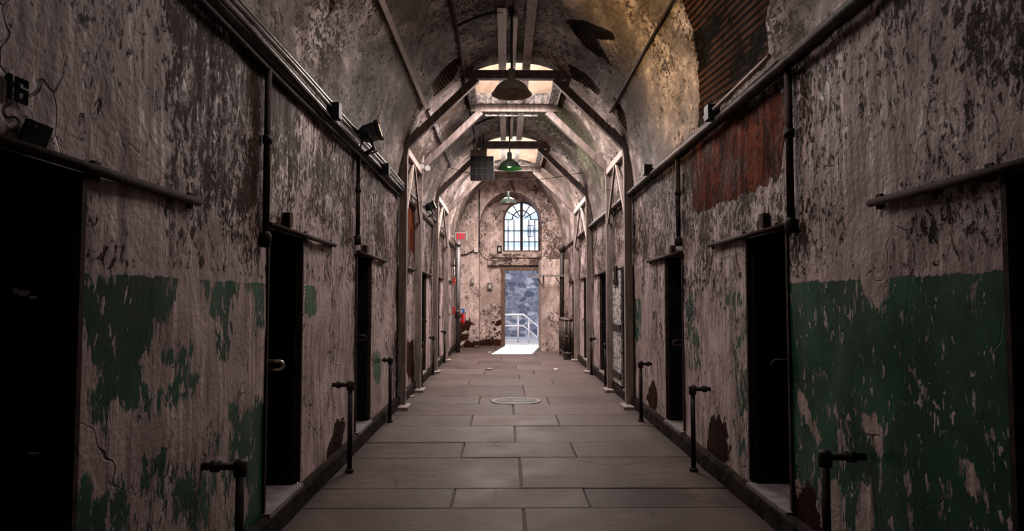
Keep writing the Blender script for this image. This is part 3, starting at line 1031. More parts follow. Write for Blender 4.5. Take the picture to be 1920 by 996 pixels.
# ------------------------------------------------------------------ standpipes
def standpipe(s, y, x, zt, k):
    X = wallx(s)
    t = thing('standpipe', (x, y, 0), 'rusty iron standpipe with elbow, %s one along the %s' % (ORD[k], SIDE[s]), 'pipe', 'standpipes along the cell walls')
    MB().tube([(x, y, 0), (x, y, zt)], .021, 12).tube([(x, y, 0), (x, y, .03)], .036, 12).build('riser', M['iron'], t)
    MB().lathe([(0, -.04), (.032, -.038), (.034, .0), (.034, .03), (.02, .045), (0, .046)], (x, y, zt), 14).build('elbow', M['iron'], t)
    MB().tube([(x, y, zt + .01), (X, y, zt + .01)], .019, 12).tube([(x - (x - X) * .55, y, zt + .01), (x - (x - X) * .75, y, zt + .01)], .030, 10).build('branch', M['iron'], t)


for k, (yy, xl, xr, zl, zr) in enumerate([(3.36, -1.31, 1.60, .66, .70), (5.86, -1.345, 1.64, .74, .70), (8.2, -1.40, 1.66, .74, .69), (11.35, -1.41, 1.70, .72, .70), (13.2, -1.41, 1.70, .72, .70), (15.65, -1.41, 1.70, .72, .70)]):
    standpipe(-1, yy, xl, zl, k)
    if k not in (5,):
        standpipe(1, yy, xr, zr, k)

# ------------------------------------------------------------------ timber shoring frames
FR = [9.33, 11.0, 13.7, 16.2]
FC = .15


def timber_frame(i, y):
    lab = ['first grey timber shoring frame arching across the corridor', 'second timber shoring frame, just behind the first skylight opening',
           'third timber shoring frame, crossing above the green-rimmed lamp', 'fourth timber shoring frame, last before the arched window'][i]
    t = thing('shoring_frame', (FC, y, 0), lab, 'timber frame', 'timber shoring frames')
    zb = 4.67
    MB().box(FC - .73, FC + .73, y - .05, y + .05, zb - .06, zb + .06).build('crossbeam', M['timber'], t)
    for s in (-1, 1):
        X = wallx(s)
        xo, xi = X - s * .02, X - s * .125
        a, b = sorted((xo, xi))
        MB().box(a, b, y - .05, y + .05, .04, 3.56).build('post', M['timber'], t)
        p0 = Vector((FC + s * .60, y, zb - .10)); p1 = Vector((FC + s * 1.40, y, 3.80))
        MB().bar(p0 + (p0 - p1).normalized() * .06, p1, .095, .105).build('knee_brace', M['timber'], t)
        xm = (a + b) / 2
        pts = [(xm, y, 3.30), (xm, y, 3.48), (xm - s * .025, y, 3.64), (FC + s * 1.42, y, 3.78), (FC + s * 1.34, y, 3.88)]
        g = MB()
        w = .11
        for q0, q1 in zip(pts, pts[1:]):
            pass
        ring = []
        for k, p in enumerate(pts):
            p = Vector(p)
            dd = (Vector(pts[min(k + 1, 4)]) - Vector(pts[max(k - 1, 0)])).normalized()
            n_ = Vector((dd.z, 0, -dd.x)) * (w / 2)
            ring.append((p + n_, p - n_))
        vs = []
        for u, v in ring:
            vs += [u + Vector((0, -.056, 0)), v + Vector((0, -.056, 0)), v + Vector((0, .056, 0)), u + Vector((0, .056, 0))]
        fs = [(4 * k + j, 4 * k + (j + 1) % 4, 4 * k + 4 + (j + 1) % 4, 4 * k + 4 + j) for k in range(4) for j in range(4)] + [(0, 1, 2, 3), (16, 17, 18, 19)]
        g.add(vs, fs).build('curved_gusset', M['timber'], t)
        c, e = sorted((X - s * .055, X - s * .20))
        MB().box(c, e, y - .30, y + .09, 0, .04).build('base_plate', M['timber'], t)


for i, y in enumerate(FR):
    timber_frame(i, y)

for pi, (ya, yb) in enumerate(((FR[0], FR[1]), (FR[2], FR[3]))):
    for s in (-1, 1):
        X = wallx(s); x = X - s * .10
        t = thing('side_brace', (x, (ya + yb) / 2, 3.0), '%s timber rail and struts linking the %s pair of frames on the %s' % ('pale', ORD[pi], SIDE[s]), 'timber brace', 'braces between the shoring frames')
        MB().bar((x, ya + .062, 3.60), (x, yb - .062, 3.60), .10, .05, up=(0, 0, 1)).build('top_rail', M['timber_pale'], t)
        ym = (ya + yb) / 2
        MB().bar((x, ym - .06, 3.56), (x, ya + .085, 2.75), .03, .07, up=(1, 0, 0)).build('strut', M['timber_pale'], t)
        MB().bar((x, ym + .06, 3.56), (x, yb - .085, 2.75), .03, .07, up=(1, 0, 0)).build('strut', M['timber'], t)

# white painted curb boards under the two visible skylights
for pi, (ya, yb, wh_) in enumerate(((9.45, 11.06, 0), (13.8, 16.25, 0))):
    t = thing('skylight_frame', (FC, (ya + yb) / 2, 4.74), 'flaking white painted boards framing the %s skylight opening' % ['near', 'far'][pi], 'skylight frame', 'skylight curbs')
    x0, x1 = FC - .74, FC + .70
    za, zb = 4.735, 4.79
    MB().box(x0 + .14, x1 - .14, ya, ya + .30, za, zb).build('cross_board', M['white_timber'], t)
    MB().box(x0 + .02, x1 - .02, yb - .14, yb - .09, za + .0, zb + .12).build('cross_board', M['white_timber'], t)
    MB().box(x0, x0 + .13, ya + .02, yb - .14, za - .02, zb - .02).build('side_board', M['white_timber'], t)
    MB().box(x1 - .13, x1, ya + .02, yb - .14, za - .02, zb - .02).build('side_board', M['white_timber'], t)
    if pi == 0:
        MB().box(x0 + .25, x1 - .30, 11.06, 11.10, 4.56, 4.60).build('batten', M['white_timber'], t)

# planks along the crown
for k, (x, w_, ya, yb, lab) in enumerate([(-.04, .11, 7.55, 11.2, 'white painted board along the vault crown, beside the front lamp rod'),
                                          (.305, .115, 5.8, 11.2, 'longer painted board along the vault crown, running over the first skylight'),
                                          (-.04, .11, 11.26, 13.9, 'white board on the vault crown behind the first skylight, EXIT-sign side'),
                                          (.29, .12, 11.26, 13.9, 'white board on the vault crown behind the first skylight, radiator side'),
                                          (.125, .05, 7.8, 11.2, 'narrow batten between the crown boards over the front lamp'),
                                          (.125, .06, 11.26, 13.9, 'narrow batten between the crown boards over the green-rimmed lamp'),
                                          (-.04, .10, 13.96, 16.6, 'white board crossing the far skylight, EXIT-sign side'),
                                          (.28, .10, 13.96, 16.6, 'white board crossing the far skylight, radiator side')]):
    z = 4.845 if k not in (4, 5) else 4.86
    tag(MB().box(x - w_ / 2, x + w_ / 2, ya, yb, z - .012, z + .012).build('ceiling_board', M['pale_board'] if k != 1 else M['timber_pale']), lab, 'board', 'boards along the vault crown')

# battens and conduits along the vault
def vault_run(p0, p1, r, name, mat, lab, cat, y0, y1, flat=False, off=.03, grp=None):
    t = .5 * (vault_t(on_vault(*p0)) + vault_t(on_vault(*p1)))
    pt = lambda y: Vector((XC + (HW - off) * math.cos(t), y, SPR + (RISE - off) * math.sin(t)))
    if flat:
        nrm = Vector((math.cos(t), 0, math.sin(t)))
        mb = MB().bar(pt(y0), pt(y1), r * 2, .02, up=Vector((-nrm.z, 0, nrm.x)))
    else:
        mb = MB().tube([pt(y) for y in (y0, (y0 + y1) / 2, y1)], r, 8)
    return tag(mb.build(name, mat), lab, cat, grp), t


vault_run((722, 31), (800, 206), .028, 'ceiling_batten', M['timber_pale'], 'thin pale batten nailed along the vault above the lit floodlight', 'batten', 5.0, 9.25, True, .028)
vault_run((812, 232), (835, 280), .03, 'ceiling_batten', M['white_timber'], 'short white batten on the vault between the first two frames', 'batten', 9.45, 13.6, True, .026)
_, tcon = vault_run((850, 40), (866, 108), .02, 'vault_conduit', M['grimy_pipe'], 'dark conduit running along the vault beside the crown boards', 'conduit', 4.5, 13.6, False, .034)
vault_run((1236, 66), (1150, 190), .016, 'vault_cable', M['iron'], 'dark sagging cable along the lit yellow side of the vault', 'cable', 4.5, 9.2, False, .02)
for yl, lab in ((7.62, 'curved feed conduit crossing the vault to the front lamp'), (12.05, 'curved feed conduit crossing the vault to the green-rimmed lamp')):
    pts = [(XC + (HW - .04) * math.cos(a), yl, SPR + (RISE - .04) * math.sin(a)) for a in np.linspace(tcon, PI / 2 + .085, 10)]
    tag(MB().tube(pts, .017, 8).build('feed_conduit', M['iron']), lab, 'conduit', 'lamp feed conduits')

# ------------------------------------------------------------------ pendant lamps
def lamp(y, x, top, mat, inmat, lab, bulb=None):
    zr, R_ = 3.87, .232
    t = thing('pendant_lamp', (x, y, zr), lab, 'lamp', 'pendant lamps under the vault')
    MB().tube([(x, y, zr + .27), (x, y, top)], .013, 10).build('rod', M['iron'], t)
    MB().lathe([(0, .05), (.03, .05), (.04, .0), (.03, -.03), (.03, -.07), (.014, -.08)], (x, y, top), 16).build('ceiling_fitting', M['iron'], t)
    MB().lathe([(.0, .302), (.018, .30), (.036, .292), (.045, .275), (.047, .165), (.058, .158), (.060, .145)], (x, y, zr), 24).build('neck', mat, t)
    prof = [(.05, .150), (.085, .146), (.130, .126), (.175, .082), (.212, .022), (R_, .0), (R_ + .004, -.006)]
    sh = MB().lathe(prof, (x, y, zr), 40)
    sh = sh.build('shade', mat, t)
    MB().lathe([(R_ + .003, -.006), (R_ - .006, .0), (.20, .018), (.165, .066), (.12, .10), (.07, .125), (0, .13)], (x, y, zr), 40).build('shade_lining', inmat, sh)
    MB().lathe([(0, .012), (.035, .02), (.05, .05), (.04, .085), (.02, .12), (0, .125)], (x, y, zr), 20).build('bulb', bulb or M['shade_in'], t)


lamp(7.62, .075, 4.87, M['shade'], M['shade_in'], 'dark enamel pendant lamp hanging in front of the first timber frame')
lamp(12.05, .08, 4.87, M['shade_green'], M['green_in'], 'pendant lamp with a green-lined shade beside the dark grid panel', M['glow_bulb'])
lamp(16.55, .08, 5.22, M['shade_green'], M['shade_in'], 'small dark pendant lamp hanging in front of the arched window', M['glow_bulb'])

# ------------------------------------------------------------------ conduits along the walls
for k, (dx, z, r, m, lab) in enumerate([(.085, 3.085, .022, 'steel', 'thickest steel conduit of the bundle, lying on the ledge on the EXIT-sign side'),
                                        (.10, 3.035, .015, 'steel', 'bright thin steel conduit in the middle of the ledge bundle, EXIT-sign side'),
                                        (.085, 2.985, .015, 'steel', 'thin steel conduit at the underside of the ledge bundle, EXIT-sign side'),
                                        (.035, 2.93, .02, 'iron', 'dark grimy pipe slung under the conduit bundle on the EXIT-sign side')]):
    x = XL + dx
    pts = [(x + .006 * math.sin(y * 1.7 + k), y, z + .008 * math.sin(y * 1.1 + k * 2)) for y in np.linspace(YBACK + .1, 9.2 if k else 16.0, 40)]
    tag(MB().tube(pts, r, 8).build('wall_conduit', M[m]), lab, 'conduit', 'conduits on the ledge')
pts = [(XR - .07, y, 2.965 + .006 * math.sin(y)) for y in np.linspace(YBACK + .1, 16.0, 30)]
tag(MB().tube(pts, .028, 10).build('wall_conduit', M['grimy_pipe']), 'grimy pipe along the top of the wall on the radiator side', 'conduit', 'conduits on the ledge')
pts = [(XR - .10, y, 3.05 + .01 * math.sin(y * 2)) for y in np.linspace(4.2, 5.6, 8)]
tag(MB().tube(pts, .016, 8).build('wall_conduit', M['timber_pale']), 'short pale conduit above the bare brick patch', 'conduit', 'conduits on the ledge')

for (s, y, z0, z1, r, lab) in [(-1, 4.08, 1.86, 2.94, .021, 'grimy drain pipe running down the wall ahead of the second doorway, EXIT-sign side'),
                               (1, 4.08, 1.95, 2.95, .023, 'grimy drain pipe running down the wall beside the bare brick patch'),
                               (-1, 6.62, 2.08, 2.95, .022, 'thin drain pipe above the third doorway, EXIT-sign side'),
                               (1, 6.75, 2.08, 2.95, .024, 'thin drain pipe above the third doorway, radiator side')]:
    X = wallx(s); x = X - s * .035
    t = thing('drain_pipe', (x, y, z0), lab, 'pipe', 'drain pipes down the walls')
    MB().tube([(x, y, z0), (x, y, z1)], r, 12).build('pipe', M['rust'], t)
    MB().lathe([(0, -.05), (r * 1.5, -.045), (r * 1.6, .03), (r, .05)], (x, y, z0), 14).build('elbow', M['iron'], t)
    MB().tube([(x, y, z0 + .55 * (z1 - z0)), (x, y, z0 + .55 * (z1 - z0) + .05)], r * 1.35, 12).build('collar', M['iron'], t)

# ------------------------------------------------------------------ floodlights and small boxes
def floodlight(pos, target, lens, lab, sc=1.0):
    pos, target = Vector(pos), Vector(target)
    d_ = (target - pos).normalized()
    up = Vector((0, 0, 1)); r = d_.cross(up).normalized(); u = r.cross(d_)
    t = thing('floodlight', pos, lab, 'floodlight', 'floodlights on the ledge')
    def P(a, b, c): return pos + (r * a + u * b + d_ * c) * sc
    h = MB()
    prof = [(-.09, .055), (-.03, .085), (.07, .085), (.09, .10), (.115, .10)]
    vs, fs = [], []
    for c, e in prof:
        vs += [P(-e, -e * .8, c), P(e, -e * .8, c), P(e, e * .8, c), P(-e, e * .8, c)]
    fs = [(0, 1, 2, 3)] + [(4 * k + j, 4 * k + (j + 1) % 4, 4 * k + 4 + (j + 1) % 4, 4 * k + 4 + j) for k in range(4) for j in range(4)]
    hs = h.add(vs, fs).build('housing', M['plastic_black'], t)
    MB().add([P(-.085, -.068, .112), P(.085, -.068, .112), P(.085, .068, .112), P(-.085, .068, .112)], [(0, 1, 2, 3)]).build('lens', lens, hs)
    MB().tube([P(-.105, 0, 0), P(-.105, -.10, .0), P(-.06, -.155, 0), P(.06, -.155, 0), P(.105, -.10, 0), P(.105, 0, 0)], .011 * sc, 8).build('yoke', M['plastic_black'], t)
    MB().tube([P(0, -.15, 0), pos + Vector((-.04, 0, -.20)) * sc], .016 * sc, 8).build('clamp', M['plastic_black'], t)
    MB().tube([P(0, -.05, -.09), P(.0, -.13, -.13), P(.03, -.2, -.08), P(.05, -.2, .03)], .008 * sc, 6).build('cable', M['plastic_black'], t)
    return t


tgt1 = on_vault(1232, 85)
p1 = on_x(692, 250, -1.31)
floodlight(p1, tgt1, M['warm_lens'], 'black floodlight with a warm glowing lens clamped to the conduits')
tgt2 = on_vault(1085, 262)
p2 = on_x(806, 388, -1.34)
floodlight(p2, tgt2, M['green_lens'], 'small floodlight with a green-yellow lens between the second and third frames', .9)

for (s, px, py, x, w_, h_, lab) in [(-1, 627, 209, -1.40, .10, .13, 'black box fixed above the conduits, ahead of the lit floodlight'),
                                    (-1, 722, 318, -1.39, .10, .13, 'black box fixed above the conduits, just before the first timber frame'),
                                    (1, 1335, 212, 1.70, .11, .12, 'black box on the ledge above the bare brick patch'),
                                    (1, 1214, 319, 1.70, .10, .12, 'black box on the ledge just before the first frame, radiator side')]:
    p = on_x(px, py, x)
    zl = SPR + .05
    t = thing('loudspeaker_box', (x, p.y, zl), lab, 'box', 'black boxes on the ledges')
    MB().box(x - .05, x + .05, p.y - w_ / 2, p.y + w_ / 2, p.z - h_ / 2, p.z + h_ / 2).build('housing', M['plastic_black'], t)
    MB().box(min(x, wallx(s)), max(x, wallx(s)), p.y - .02, p.y + .02, p.z - .02, p.z + .02).build('bracket', M['iron'], t)

# twin-head emergency light on the second frame
p = on_y(797, 313, 10.85)
t = thing('emergency_light', p, 'twin-head emergency light fixed to the second timber frame', 'emergency light')
MB().box(p.x - .13, p.x - .02, p.y - .05, p.y + .03, p.z + .06, p.z + .20).build('housing', M['exit_grey'], t)
for dx, dz in ((-.05, .0), (.05, -.03)):
    h = MB().lathe([(0, .09), (.03, .08), (.045, .03), (.048, 0)], (p.x + dx, p.y - .06, p.z + dz), 18, 'y').build('lamp_head', M['column'], t)
    MB().lathe([(.046, .002), (0, .0)], (p.x + dx, p.y - .06, p.z + dz), 18, 'y').build('lens', M['lamp_glass'], h)

# ------------------------------------------------------------------ dark grid panel hanging under the vault
yp = 12.9
a = on_y(882, 293, yp); b = on_y(926, 338, yp)
t = thing('gridded_box', ((a.x + b.x) / 2, yp, b.z), 'dark square panel with a faint grid hung beside the green-rimmed lamp', 'panel')
cas = MB().box(a.x, b.x, yp, yp + .10, b.z, a.z).build('casing', M['panel'], t)
gl = MB()
for k in range(1, 4):
    xx = a.x + (b.x - a.x) * k / 4
    gl.box(xx - .006, xx + .006, yp - .004, yp, b.z + .02, a.z - .02)
for k in range(1, 4):
    zz = b.z + (a.z - b.z) * k / 4
    gl.box(a.x + .02, b.x - .02, yp - .004, yp, zz - .006, zz + .006)
gl.build('grid_lattice', M['panel_line'], cas)
MB().box(a.x + .0, a.x + (b.x - a.x) * .70, yp + .01, yp + .09, a.z, a.z + .13).build('mounting_box', M['timber'], t)
MB().tube([(a.x + .06, yp + .05, a.z + .13), (a.x + .06, yp + .05, 4.60)], .01, 8).tube([(a.x + .25, yp + .05, a.z + .13), (a.x + .25, yp + .05, 4.72)], .01, 8).build('hanger_rod', M['iron'], t)

# sagging wire across the corridor
pts = []
for k in range(17):
    u = k / 16
    q = on_y(800 + 300 * u, 300 + 22 * u + 26 * math.sin(PI * u), 13.2)
    pts.append(q)
pts[0].x, pts[-1].x = XL + .02, XR - .02
tag(MB().tube(pts, .006, 6).build('hanging_wire', M['iron']), 'thin wire sagging across the corridor below the dark grid panel', 'wire')

# ------------------------------------------------------------------ sliding plank door between the first two frames
t = thing('sliding_door', (1.77, 10.3, .1), 'weathered whitish plank door with iron bars between the first two frames', 'sliding door')
pl = MB()
for k in range(5):
    y0 = 10.05 + k * .15
    pl.box(1.745, 1.775, y0 + .004, y0 + .146, .18, 1.93)
o = pl.build('plank_panel', M['white_timber'], t)
MB().box(1.725, 1.745, 10.05, 10.80, 1.02, 1.10).build('iron_bar', M['iron'], t)
MB().box(1.725, 1.745, 10.05, 10.80, .30, .37).build('iron_bar', M['iron'], t)
MB().box(1.715, 1.745, 10.25, 10.60, 1.72, 1.80).box(1.715, 1.745, 10.3, 10.36, 1.72, 2.0).box(1.715, 1.745, 10.45, 10.51, 1.72, 2.0).build('hanger', M['iron'], t)

# ------------------------------------------------------------------ far end fittings
t = thing('exit_sign', (-1.3, 18.2, 3.1), 'red-lettered EXIT sign in a grey casing above the tall grey pipe', 'sign')
a = on_y(853.5, 436, 18.2); b = on_y(876, 450.5, 18.2)
MB().box(a.x, b.x, 18.2, 18.27, b.z, a.z).build('casing', M['exit_grey'], t)
sf = MB().box(a.x + .02, b.x - .02, 18.193, 18.2, b.z + .018, a.z - .018).build('face', M['exit_face'], t)
L = MB(); z0, z1 = b.z + .032, a.z - .028; yb_, ye_ = 18.193, 18.186
wtot = (b.x - a.x); lw = wtot * .16; gap = wtot * .036; x = a.x + wtot * .155; st = wtot * .06
L.box(x, x + st, ye_, yb_, z0, z1)
for zz in (z0, (z0 + z1) / 2 - st * .4, z1 - st * .9): L.box(x, x + lw, ye_, yb_, zz, zz + st * .9)
x += lw + gap
for aa, bb in (((x, z0), (x + lw * 1.05, z1)), ((x, z1), (x + lw * 1.05, z0))):
    L.prism([(aa[0] - 0, ye_, aa[1]), (aa[0] + st, ye_, aa[1]), (bb[0], ye_, bb[1]), (bb[0] - st, ye_, bb[1])], (0, yb_ - ye_, 0))
x += lw * 1.05 + gap
L.box(x, x + st, ye_, yb_, z0, z1); x += st + gap
L.box(x, x + lw, ye_, yb_, z1 - st * .9, z1); L.box(x + lw / 2 - st / 2, x + lw / 2 + st / 2, ye_, yb_, z0, z1)
L.build('lettering', M['exit_red'], sf)
MB().box(XL, a.x + .05, 18.215, 18.25, (a.z + b.z) / 2 - .02, (a.z + b.z) / 2 + .02).build('bracket', M['exit_grey'], t)

t = thing('vertical_pipe', (-1.32, 18.7, 0), 'tall thick grey pipe standing below the EXIT sign', 'pipe')
MB().tube([(-1.32, 18.7, 0), (-1.32, 18.7, 3.02)], .068, 18).build('pipe', M['column'], t)
MB().lathe([(0, .07), (.06, .06), (.085, .02), (.085, -.05), (.07, -.06)], (-1.32, 18.7, 3.02), 18).build('cap', M['column'], t)
MB().tube([(-1.32, 18.7, .95), (-1.32, 18.7, 1.18)], .082, 18).lathe([(0, -.02), (.05, -.02), (.05, .02), (0, .02)], (-1.32, 18.63, 1.12), 12, 'y').build('collar', M['grimy_pipe'], t)
MB().box(-1.5, -1.38, 18.68, 18.72, 2.4, 2.44).build('bracket', M['iron'], t)

t = thing('fire_extinguisher', (-1.20, 18.86, .80), 'red fire extinguisher with a blue tag hung beside the tall grey pipe', 'fire extinguisher')
c = (-1.19, 18.86, .80)
MB().lathe([(0, 0), (.05, .004), (.055, .02), (.055, .27), (.04, .31), (.018, .33)], c, 20).build('cylinder_body', M['red'], t)
MB().lathe([(.018, .33), (.02, .37), (0, .375)], c, 12).box(c[0] - .06, c[0] + .03, c[1] - .012, c[1] + .012, c[2] + .37, c[2] + .39).box(c[0] - .06, c[0] + .02, c[1] - .01, c[1] + .01, c[2] + .40, c[2] + .42).build('handle', M['iron'], t)
MB().tube([(c[0] + .02, c[1], c[2] + .35), (c[0] + .075, c[1], c[2] + .30), (c[0] + .075, c[1], c[2] + .08)], .009, 8).build('hose', M['iron'], t)
MB().box(c[0] - .02, c[0] + .055, c[1] - .066, c[1] - .056, c[2] + .29, c[2] + .42).build('tag', M['blue'], t)
MB().box(-1.28, c[0], 18.80, 18.83, c[2] + .2, c[2] + .23).build('bracket', M['iron'], t)

for (y, z, h_, lab) in ((19.3, 2.02, .16, 'upper small red alarm box on the wall beyond the tall grey pipe'), (19.3, 1.15, .2, 'lower small red alarm box on the wall beyond the tall grey pipe')):
    t = thing('alarm_box', (XL, y, z), lab, 'alarm box', 'red alarm boxes')
    MB().box(XL, XL + .06, y - .06, y + .06, z - h_ / 2, z + h_ / 2).build('housing', M['red'], t)
    MB().box(XL + .06, XL + .066, y - .035, y + .035, z - .03, z + .03).build('pull_plate', M['white'], t)
tag(MB().tube([(XL + .03, 19.3, .1), (XL + .03, 19.3, 2.9)], .012, 8).build('alarm_conduit', M['steel']), 'thin conduit joining the two red alarm boxes', 'conduit')

# end wall fittings
tag(MB().tube([on_y(899, 346, 20.57), on_y(898.5, 465, 20.57)], .018, 8).build('end_conduit', M['grimy_pipe']), 'vertical grey conduit at the edge of the end niche', 'conduit')
for (px, py, w_, h_, Y, m, lab) in ((893, 469, .12, .14, 20.6, 'exit_grey', 'small grey junction box where the end wall conduit ends'),
                                    (936.5, 468, .15, .24, 21.3, 'plastic_black', 'dark square junction box beside the arched window sill'),
                                    (918.5, 537, .16, .22, 21.3, 'sill', 'tilted beige switch plate on the pale wall beside the doorway'),
                                    (886, 527, .09, .18, 20.6, 'sill', 'small dull metal plate on the end wall below the conduit')):
    p = on_y(px, py, Y)
    t = thing('junction_box', p, lab, 'electrical box', 'electrical boxes on the end wall')
    MB().box(p.x - w_ / 2, p.x + w_ / 2, Y - .07, Y + .0, p.z - h_ / 2, p.z + h_ / 2).build('housing', M[m], t)
    MB().box(p.x - w_ * .25, p.x + w_ * .25, Y - .076, Y - .07, p.z - h_ * .25, p.z + h_ * .25).build('cover', M['exit_grey'], t)
pts = [on_y(a_, b_, 20.56) for a_, b_ in ((898, 467), (900, 474), (905, 482), (912, 487))] + [on_y(a_, b_, 21.12) for a_, b_ in ((925, 489), (945, 487), (960, 486))]
tag(MB().tube(pts, .014, 6).build('slack_cable', M['iron']), 'dark slack cable looping from the conduit to above the doorway', 'cable')
pts = [on_y(a_, b_, 20.56) for a_, b_ in ((864, 478), (875, 477), (884, 472), (892, 469))]
tag(MB().tube(pts, .016, 6).build('slack_cable', M['iron']), 'dark cable running from the tall pipe to the grey junction box', 'cable')
q = [on_y(a_, b_, 20.55) for a_, b_ in ((954, 339), (962, 338), (963, 347), (967, 359), (964, 360), (958, 349))]
tag(MB().prism(q, (0, .03, 0)).build('splintered_board', M['brown_wood']), 'splintered brown board hanging above the arched niche', 'board')

# radiator
t = thing('radiator', (1.56, 17.3, 0), 'tall dirty cast-iron radiator standing against the wall by the end pier', 'radiator')
n = 14
for k in range(n):
    y = 16.45 + k * .115
    sct = MB()
    for x in (1.475, 1.565, 1.655):
        sct.tube([(x, y, .14), (x, y, .98)], .026, 8)
    for z in (.15, .56, .97):
        sct.tube([(1.445, y, z), (1.685, y, z)], .034 if z != .56 else .022, 8)
    sct.build('radiator_section', M['radiator'], t)
for y in (16.45, 16.45 + 13 * .115):
    for x in (1.475, 1.655):
        MB().tube([(x, y, 0), (x - .0, y, .06), (x, y, .14)], [.036, .02, .026], 8).build('leg', M['radiator'], t)
MB().tube([(1.565, 17.95, .15), (1.565, 18.03, .15), (1.565, 18.03, 0)], .022, 8).build('valve', M['radiator'], t)

t = thing('vertical_pipe', (1.58, 18.6, 0), 'dark vertical pipe rising behind the radiator', 'pipe')
MB().tube([(1.57, 18.6, 0), (1.60, 18.6, 2.9)], .062, 16).build('pipe', M['iron'], t)
MB().lathe([(.062, -.10), (.09, -.08), (.105, -.02), (.10, .05), (.05, .09), (0, .095)], (1.60, 18.6, 2.9), 18).build('cap', M['iron'], t)

t = thing('swing_bracket', (1.55, 18.6, 2.12), 'pale wooden bracket arm reaching from the dark pipe over the doorway', 'bracket')
a = on_y(991, 517, 18.55); b = on_y(1061, 517.5, 18.55)
MB().bar(a, b, .16, .045).build('arm', M['timber'], t)
q1, q2, q3 = on_y(1019, 519, 18.55), on_y(1019, 541, 18.55), on_y(1007, 521, 18.55)
MB().bar(q1, q2, .05, .05).build('drop_post', M['brown_wood'], t)
MB().bar(q3, on_y(1018, 538, 18.55), .03, .025).build('strut', M['iron'], t)
MB().bar(on_y(1041, 520, 18.55), on_y(1053, 535, 18.55), .03, .02).build('strut', M['iron'], t)
MB().tube([on_y(998, 516, 18.55), on_y(1012, 478, 20.5)], .010, 6).build('stay_wire', M['iron'], t)

# ------------------------------------------------------------------ number and plate on the near wall
def quad_on_wall(mb, y0, y1, z0, z1):
    mb.box(XL + .008, XL + .0135, y0, y1, z0, z1)
nm = MB()
yb0 = on_x(22, 160, XL).y; yb1 = on_x(46, 160, XL).y
zt, zb = 2.155, 1.985 + .0
zt = on_x(33, 147, XL).z; zb = on_x(33, 194, XL).z
h = zt - zb; w_ = yb1 - yb0; sx = w_ * .30
quad_on_wall(nm, yb0, yb0 + sx, zb, zt)
quad_on_wall(nm, yb0 + sx, yb1, zt - h * .20, zt)
quad_on_wall(nm, yb0 + sx, yb1, zb, zb + h * .18)
quad_on_wall(nm, yb0 + sx, yb1, zb + h * .42, zb + h * .60)
quad_on_wall(nm, yb1 - sx, yb1, zb + h * .18, zb + h * .42)
quad_on_wall(nm, yb1 - sx, yb1, zt - h * .30, zt - h * .20)
y1a = yb0 - w_ * .75
quad_on_wall(nm, y1a + w_ * .2, y1a + w_ * .2 + sx, zb, zt)
quad_on_wall(nm, y1a + w_ * .0, y1a + w_ * .2, zt - h * .3, zt - h * .12)
tag(nm.build('cell_number_lettering', M['stencil']), 'black stencilled cell number 16 painted above the first doorway', 'number')
c4 = [on_x(a_, b_, XL + .014) for a_, b_ in ((48, 222), (94, 241), (80, 278), (31, 262))]
t = thing('tilted_plate', c4[3], 'tilted square black plate hanging over the first doorway below the cell number', 'plate')
MB().prism(c4, (.012, 0, 0)).build('plate', M['stencil'], t)
MB().tube([c4[0] + Vector((0, .02, -.02)), c4[0] + Vector((.02, .02, -.02))], .006, 8).build('nail', M['rust'], t)

# ------------------------------------------------------------------ floor items
t = thing('manhole_cover', (.16, 9.87, 0), 'round iron manhole cover set into the flagstones', 'manhole cover')
MB().lathe([(.375, -.01), (.375, .008), (.345, .012), (.34, .006)], (.16, 9.87, 0), 48).build('rim', M['sill'], t)
mc = MB().lathe([(.34, .006), (0, .0062)], (.16, 9.87, 0), 40)
for k in range(-4, 5):
    hw = math.sqrt(.31 ** 2 - (k * .065) ** 2)
    mc.box(.16 - hw, .16 + hw, 9.87 + k * .065 - .014, 9.87 + k * .065 + .014, .005, .010)
mc.build('lid', M['column'], t)
for k, (px, py, r, lab) in enumerate(((1042, 693, .035, 'scrap of white paper lying on the flagstones near the radiator'), (918, 693, .07, 'pale flat chip of plaster on the floor near the tall grey pipe'),
                                      (918, 661, .03, 'pale chip lying at the edge of the sunlit patch'), (770, 744, .05, 'plaster chip at the wall foot between the first two frames'))):
    p = on_z(px, py, .0)
    rr = random.Random(k)
    poly = [(p.x + r * (1 + .5 * rr.random()) * math.cos(a_), p.y + 1.6 * r * (1 + .5 * rr.random()) * math.sin(a_), .002) for a_ in [2 * PI * j / 7 for j in range(7)]]
    tag(MB().prism(poly, (0, 0, .018 if k == 1 else .01)).build('floor_scrap', M['sill'] if k in (1, 3) else M['white']), lab, 'scrap', 'scraps on the floor')

# ------------------------------------------------------------------ outdoors
o = MB().box(-9, 11, 21.3, 27.2, -.3, -.015).build('ground', M['concrete'])
struct(o, 'pale sunlit concrete outside the doorway', 'ground')
vs, fs = [], []
o = MB().box(-9, 11, 26.6, 27.2, -.2, 3.3).build('wall_yard', M['stone'])
struct(o, 'grey rubble stone wall of the yard seen through the doorway', 'wall')
t = thing('handrail', (.6, 23, 0), 'galvanised two-rail handrail outside the end doorway', 'handrail')
P = lambda px, py: on_y(px, py, 23.0)
l0 = P(945, 591); l1 = P(945, 611); l0.x = l1.x = -.9
MB().tube([l0, P(981, 590.5), P(1009, 612), P(1009, 629), P(1006, 632), P(981, 611), l1], .030, 10).build('rail', M['rail'], t)
for px, py in ((971.5, 591), (991.5, 599)):
    q = P(px, py); MB().tube([q, (q.x, q.y, -.015)], .028, 10).build('post', M['rail'], t)
MB().tube([(-.9, 23.0, l0.z), (-.9, 23, -.015)], .028, 10).build('post', M['rail'], t)
MB().tube([(-.9, 23.0, .06), (.5, 23, .06)], .02, 8).build('foot_rail', M['rail'], t)
